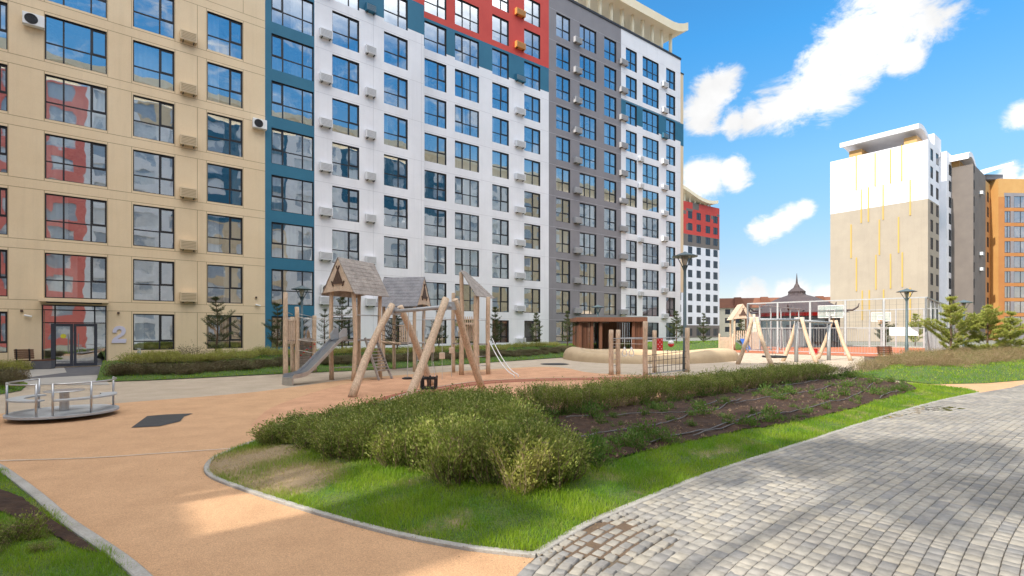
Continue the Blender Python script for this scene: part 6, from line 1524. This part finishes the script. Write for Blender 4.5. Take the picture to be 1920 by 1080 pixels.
# left mound shrubs
for i, (px, py) in enumerate(((-10, 726), (8, 722), (25, 728), (-30, 735), (5, 734))):
    q = g2(px, py); dup(HB[0], (q.x, q.y, .2), i, .8, label='brown clipped shrub on the small lawn mound at the left edge', group='shrubs on the left mound')
for i, px in enumerate((-20, 0, 20, 34)):
    q = AT(px, 24.0-.3*i); dup(HY, (q.x, q.y, .1), i, (.7, .7, 1.1), label='low leafy shrub against the tan wall left of the bench', group='shrubs against the tan wall')
# juniper bank at the right
JP = [shrubproto('juniper', 'low spreading brown-green juniper on the planted bank at the right', 'shrub', dict(h=.40, rad=.75, nst=44, nleaf=3000, lsize=.05, seed=s, vase=.5, leaf_lo=.15, aspect=.22, jit=.06), 'juni', 'twigp', 'junipers on the right bank', (0, 0, 0)) for s in (81, 82)]
jpoly = ipoly([(1600, 692), (1660, 704), (1760, 706), (1850, 696), (2000, 684), (1990, 664), (1850, 664), (1760, 672), (1680, 680)]); jx = [p[0] for p in jpoly]; jy = [p[1] for p in jpoly]; k = 0; tr_n = 0
while k < 120 and tr_n < 4000:
    tr_n += 1; x, y = rnd.uniform(min(jx), max(jx)), rnd.uniform(min(jy), max(jy))
    if not inpoly(np.array([x]), np.array([y]), jpoly)[0]: continue
    loc = (x, y, rh(x, y) if inpoly(np.array([x]), np.array([y]), rlp)[0] else .15)
    if k < 2: JP[k].location = loc
    else: dup(JP[k % 2], loc, rnd.random()*6, (1, 1, rnd.uniform(.7, 1.5)), label='brown-green juniper on the right bank, '+('next to the bench' if x/y < .8 else 'under the largest pine' if x/y < .92 else 'at the picture edge')+(', lower edge' if y < 22.5 else ', upper part'))
    k += 1
# ---- pines
def pinemesh(h, rad, seed, nt=9, tuft=16, nlen=.11, whorls=None, wid=.010):
    rs = np.random.RandomState(seed); tk = MB(); br = MB(); Cn = []; Dn = []
    bendx, bendy = rs.normal()*.05, rs.normal()*.05
    tp = [Vector((bendx*math.sin(3*t), bendy*math.sin(2.5*t), h*t)) for t in np.linspace(0, 1, 9)]
    tk.tube([p-Vector((0, 0, .1)) if i == 0 else p for i, p in enumerate(tp)], [h*.018*(1-.85*i/8)+.006 for i in range(9)], 8)
    nw = whorls or int(h*3.0)
    for wi in range(nw):
        t = .14+.84*wi/(nw-1); zc = h*(t+rs.uniform(-.02, .02)); r = rad*(1-t)**.75*(.75+.5*rs.uniform())+.08; nb = rs.randint(3, 6); a0 = rs.uniform(0, 6.28)
        if t < .25: r *= .7
        for bi in range(nb):
            a = a0+2*math.pi*bi/nb+rs.normal()*.25; rr = r*rs.uniform(.45, 1.2); up = rs.uniform(.2, .95)
            p0 = Vector((bendx*math.sin(3*t), bendy*math.sin(2.5*t), zc)); p1 = p0+Vector((math.cos(a)*rr, math.sin(a)*rr, rr*up)); pm = p0.lerp(p1, .5)-Vector((0, 0, rr*.06))
            tk.tube([p0, pm, p1], [.010, .007, .004], 4, cap=False)
            nsp = max(3, int(rr*nt))
            for s_ in range(nsp):
                q = .3+.7*s_/(nsp-1); c = p0.lerp(pm, q*2) if q < .5 else pm.lerp(p1, q*2-1)
                tips = [(c, (p1-p0).normalized())]
                if s_ < nsp-1:
                    for sg in (-1, 1):
                        sd = Vector((-math.sin(a)*sg, math.cos(a)*sg, .35))+(p1-p0).normalized()*.8; sd.normalize(); ln = rr*.28*rs.uniform(.6, 1.2); tips.append((c+sd*ln, sd)); tk.tube([c, c+sd*ln], .003, 3, cap=False)
                        tips.append((c+sd*ln*.5, sd))
                for (cc, dd) in tips:
                    for k in range(tuft):
                        v = Vector(rs.normal(size=3))*.62+dd*.9+Vector((0, 0, .25)); Cn.append(tuple(cc+dd*rs.uniform(-.05, .05))); Dn.append(tuple(v))
    for k in range(60): Cn.append((tp[-1].x, tp[-1].y, h-rs.uniform(0, .25))); Dn.append((rs.normal()*.5, rs.normal()*.5, 1))
    V, Fq = leaves(np.array(Cn), np.array(Dn), nlen, wid/nlen*1.0, rs); return tk, V, Fq
def pine(label, loc, h, rad, seed, m='pine', group=None, **k):
    tk, V, Fq = pinemesh(h, rad, seed, **k); o = thing('pine_tree', label, 'pine tree', (0, 0, 0), 0, group)
    tk.build('trunk', M['bark'], o, local=True, smooth=True); fastmesh('crown', V, Fq, M[m], o); o.location = loc; return o
GP = 'young pines along the apartment blocks'
def bpin(px, Y): q = AT(px, Y); return (q.x, q.y, bh(q.x, q.y)-.03)
pine('young pine in front of the tan block right of the big pale 2', bpin(403, 27.0), 3.0, 1.05, 101, nlen=.12, tuft=11, wid=.013, group=GP)
pine('dark young pine in front of the teal window column', bpin(518, 29.0), 2.85, 1.0, 102, nlen=.12, tuft=11, wid=.013, group=GP)
pine('sparse young pine seen between the climbing deck and the slide tower', bpin(610, 31.5), 2.6, .75, 103, nlen=.12, tuft=6, wid=.013, group=GP)
pine('young pine whose crown shows through the posts of the slide tower', bpin(642, 31.0), 3.3, 1.05, 104, nlen=.12, tuft=9, wid=.014, group=GP)
pine('young pine behind the second play tower', bpin(745, 33), 2.8, .9, 105, nlen=.13, tuft=8, wid=.015, group=GP)
pine('young pine seen through the swing frame legs', bpin(822, 36), 2.6, .9, 106, nlen=.13, tuft=8, wid=.015, group=GP)
pine('slim young pine just right of the half-roof play frame', bpin(928, 39), 3.0, .8, 107, nlen=.13, tuft=9, wid=.017, group=GP)
pine('slim dark pine before the last white wall left of the grey wall', bpin(1006, 41), 2.7, .65, 108, nlen=.13, tuft=11, wid=.018, group=GP)
pine('loose young pine before the grey wall left of the pavilion', bpin(1064, 43), 2.95, .85, 109, nlen=.14, tuft=7, wid=.018, group=GP)
pine('young pine right behind the post of the tallest lamp', bpin(1268, 52), 3.2, 1.0, 110, nlen=.15, tuft=8, wid=.022, group=GP)
pine('young pine in front of the distant red and white tower', (AT(1320, 57).x, 57, .3), 3.4, .9, 111, nlen=.15, tuft=8, wid=.024, group=GP)
pine('small dark pine visible behind the gabled playhouse', (AT(1389, 56).x, 56, 0), 3.2, .9, 112, nlen=.15, tuft=8, wid=.024, group=GP)
GQ = 'pines of the bank and court'
def rpin(px, Y): q = AT(px, Y); return (q.x, q.y, .2)
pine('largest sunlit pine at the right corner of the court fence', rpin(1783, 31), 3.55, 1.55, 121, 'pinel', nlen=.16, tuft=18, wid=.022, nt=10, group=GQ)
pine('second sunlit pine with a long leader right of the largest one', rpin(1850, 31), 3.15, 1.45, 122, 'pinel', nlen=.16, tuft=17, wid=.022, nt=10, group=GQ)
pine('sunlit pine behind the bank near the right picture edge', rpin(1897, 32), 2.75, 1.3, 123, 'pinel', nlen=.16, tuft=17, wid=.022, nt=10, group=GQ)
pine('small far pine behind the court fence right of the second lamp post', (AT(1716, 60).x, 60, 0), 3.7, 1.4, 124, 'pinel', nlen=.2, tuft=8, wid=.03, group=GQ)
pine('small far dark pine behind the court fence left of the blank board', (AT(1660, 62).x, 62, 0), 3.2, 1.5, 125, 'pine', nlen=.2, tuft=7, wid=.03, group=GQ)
o = shrubproto('wall_shrub', 'bare reddish twiggy bush against the tan wall between the two right windows', 'shrub', dict(h=.75, rad=.85, nst=40, nleaf=700, lsize=.06, seed=91, vase=.35, leaf_lo=.4, jit=.08), 'hedgeb', 'twig', None, bpin(362, 27.4))
o = shrubproto('wall_shrub', 'small bare bush under the first ground floor window right of the number', 'shrub', dict(h=.6, rad=.5, nst=24, nleaf=300, lsize=.06, seed=92, vase=.35, leaf_lo=.4, jit=.08), 'hedgeb', 'twig', None, bpin(318, 27.0))
# parked cars and low wall glimpsed beyond the court

bigtree('added unseen leafy high-crowned tree before the annex, nearer the wing', -7.5, 27.5, 18.5, 1.35, 10.2, 5)  # crown starts high so a light streak passes below it
bigtree('added unseen leafy high-crowned tree before the annex, nearer the path', -7.5, 29.6, 18.0, 1.35, 11.2, 8)
bigtree('tallest added unseen tree beyond the end of the wing, with a high crown', -9, 31.9, 18.4, 1.5, 14.8, 6, n=26000, cl=34)

# dry leaves and crumbs on the rubber, kerb edges and stones
n = 900; X = nr.uniform(-7, 9, n); Y_ = nr.uniform(3.6, 14, n); ok = ~inpoly(X, Y_, islp) & ~inpoly(X, Y_, lbp); X, Y_ = X[ok], Y_[ok]
# most of it gathers along the kerbs
kk = [kl[i] for i in nr.randint(0, len(kl), 500)]+[kr[i] for i in nr.randint(0, len(kr)-8, 500)]
X = np.concatenate([X[:260], [p.x for p in kk]+nr.normal(0, .10, 1000)]); Y_ = np.concatenate([Y_[:260], [p.y for p in kk]+nr.normal(0, .10, 1000)]); m = len(X)
a = nr.uniform(0, 6.28, m); s_ = nr.uniform(.004, .014, m); V = np.stack([np.stack([X+np.cos(a+q)*s_*(1 if q in (0, 3.14) else .5), Y_+np.sin(a+q)*s_*(1 if q in (0, 3.14) else .5), np.full(m, .036)+s_*.3*(q == 0)], 1) for q in (0, 1.57, 3.14, 4.71)], 1).reshape(-1, 3)
tag(fastmesh('leaf_litter', V, np.arange(m*4).reshape(m, 4), mat('dry_leaf', (.16,.10,.05), (.30,.22,.12), 20, .9)), 'scattered dry leaf bits and crumbs along the kerbs and on the path', 'litter', kind='stuff')
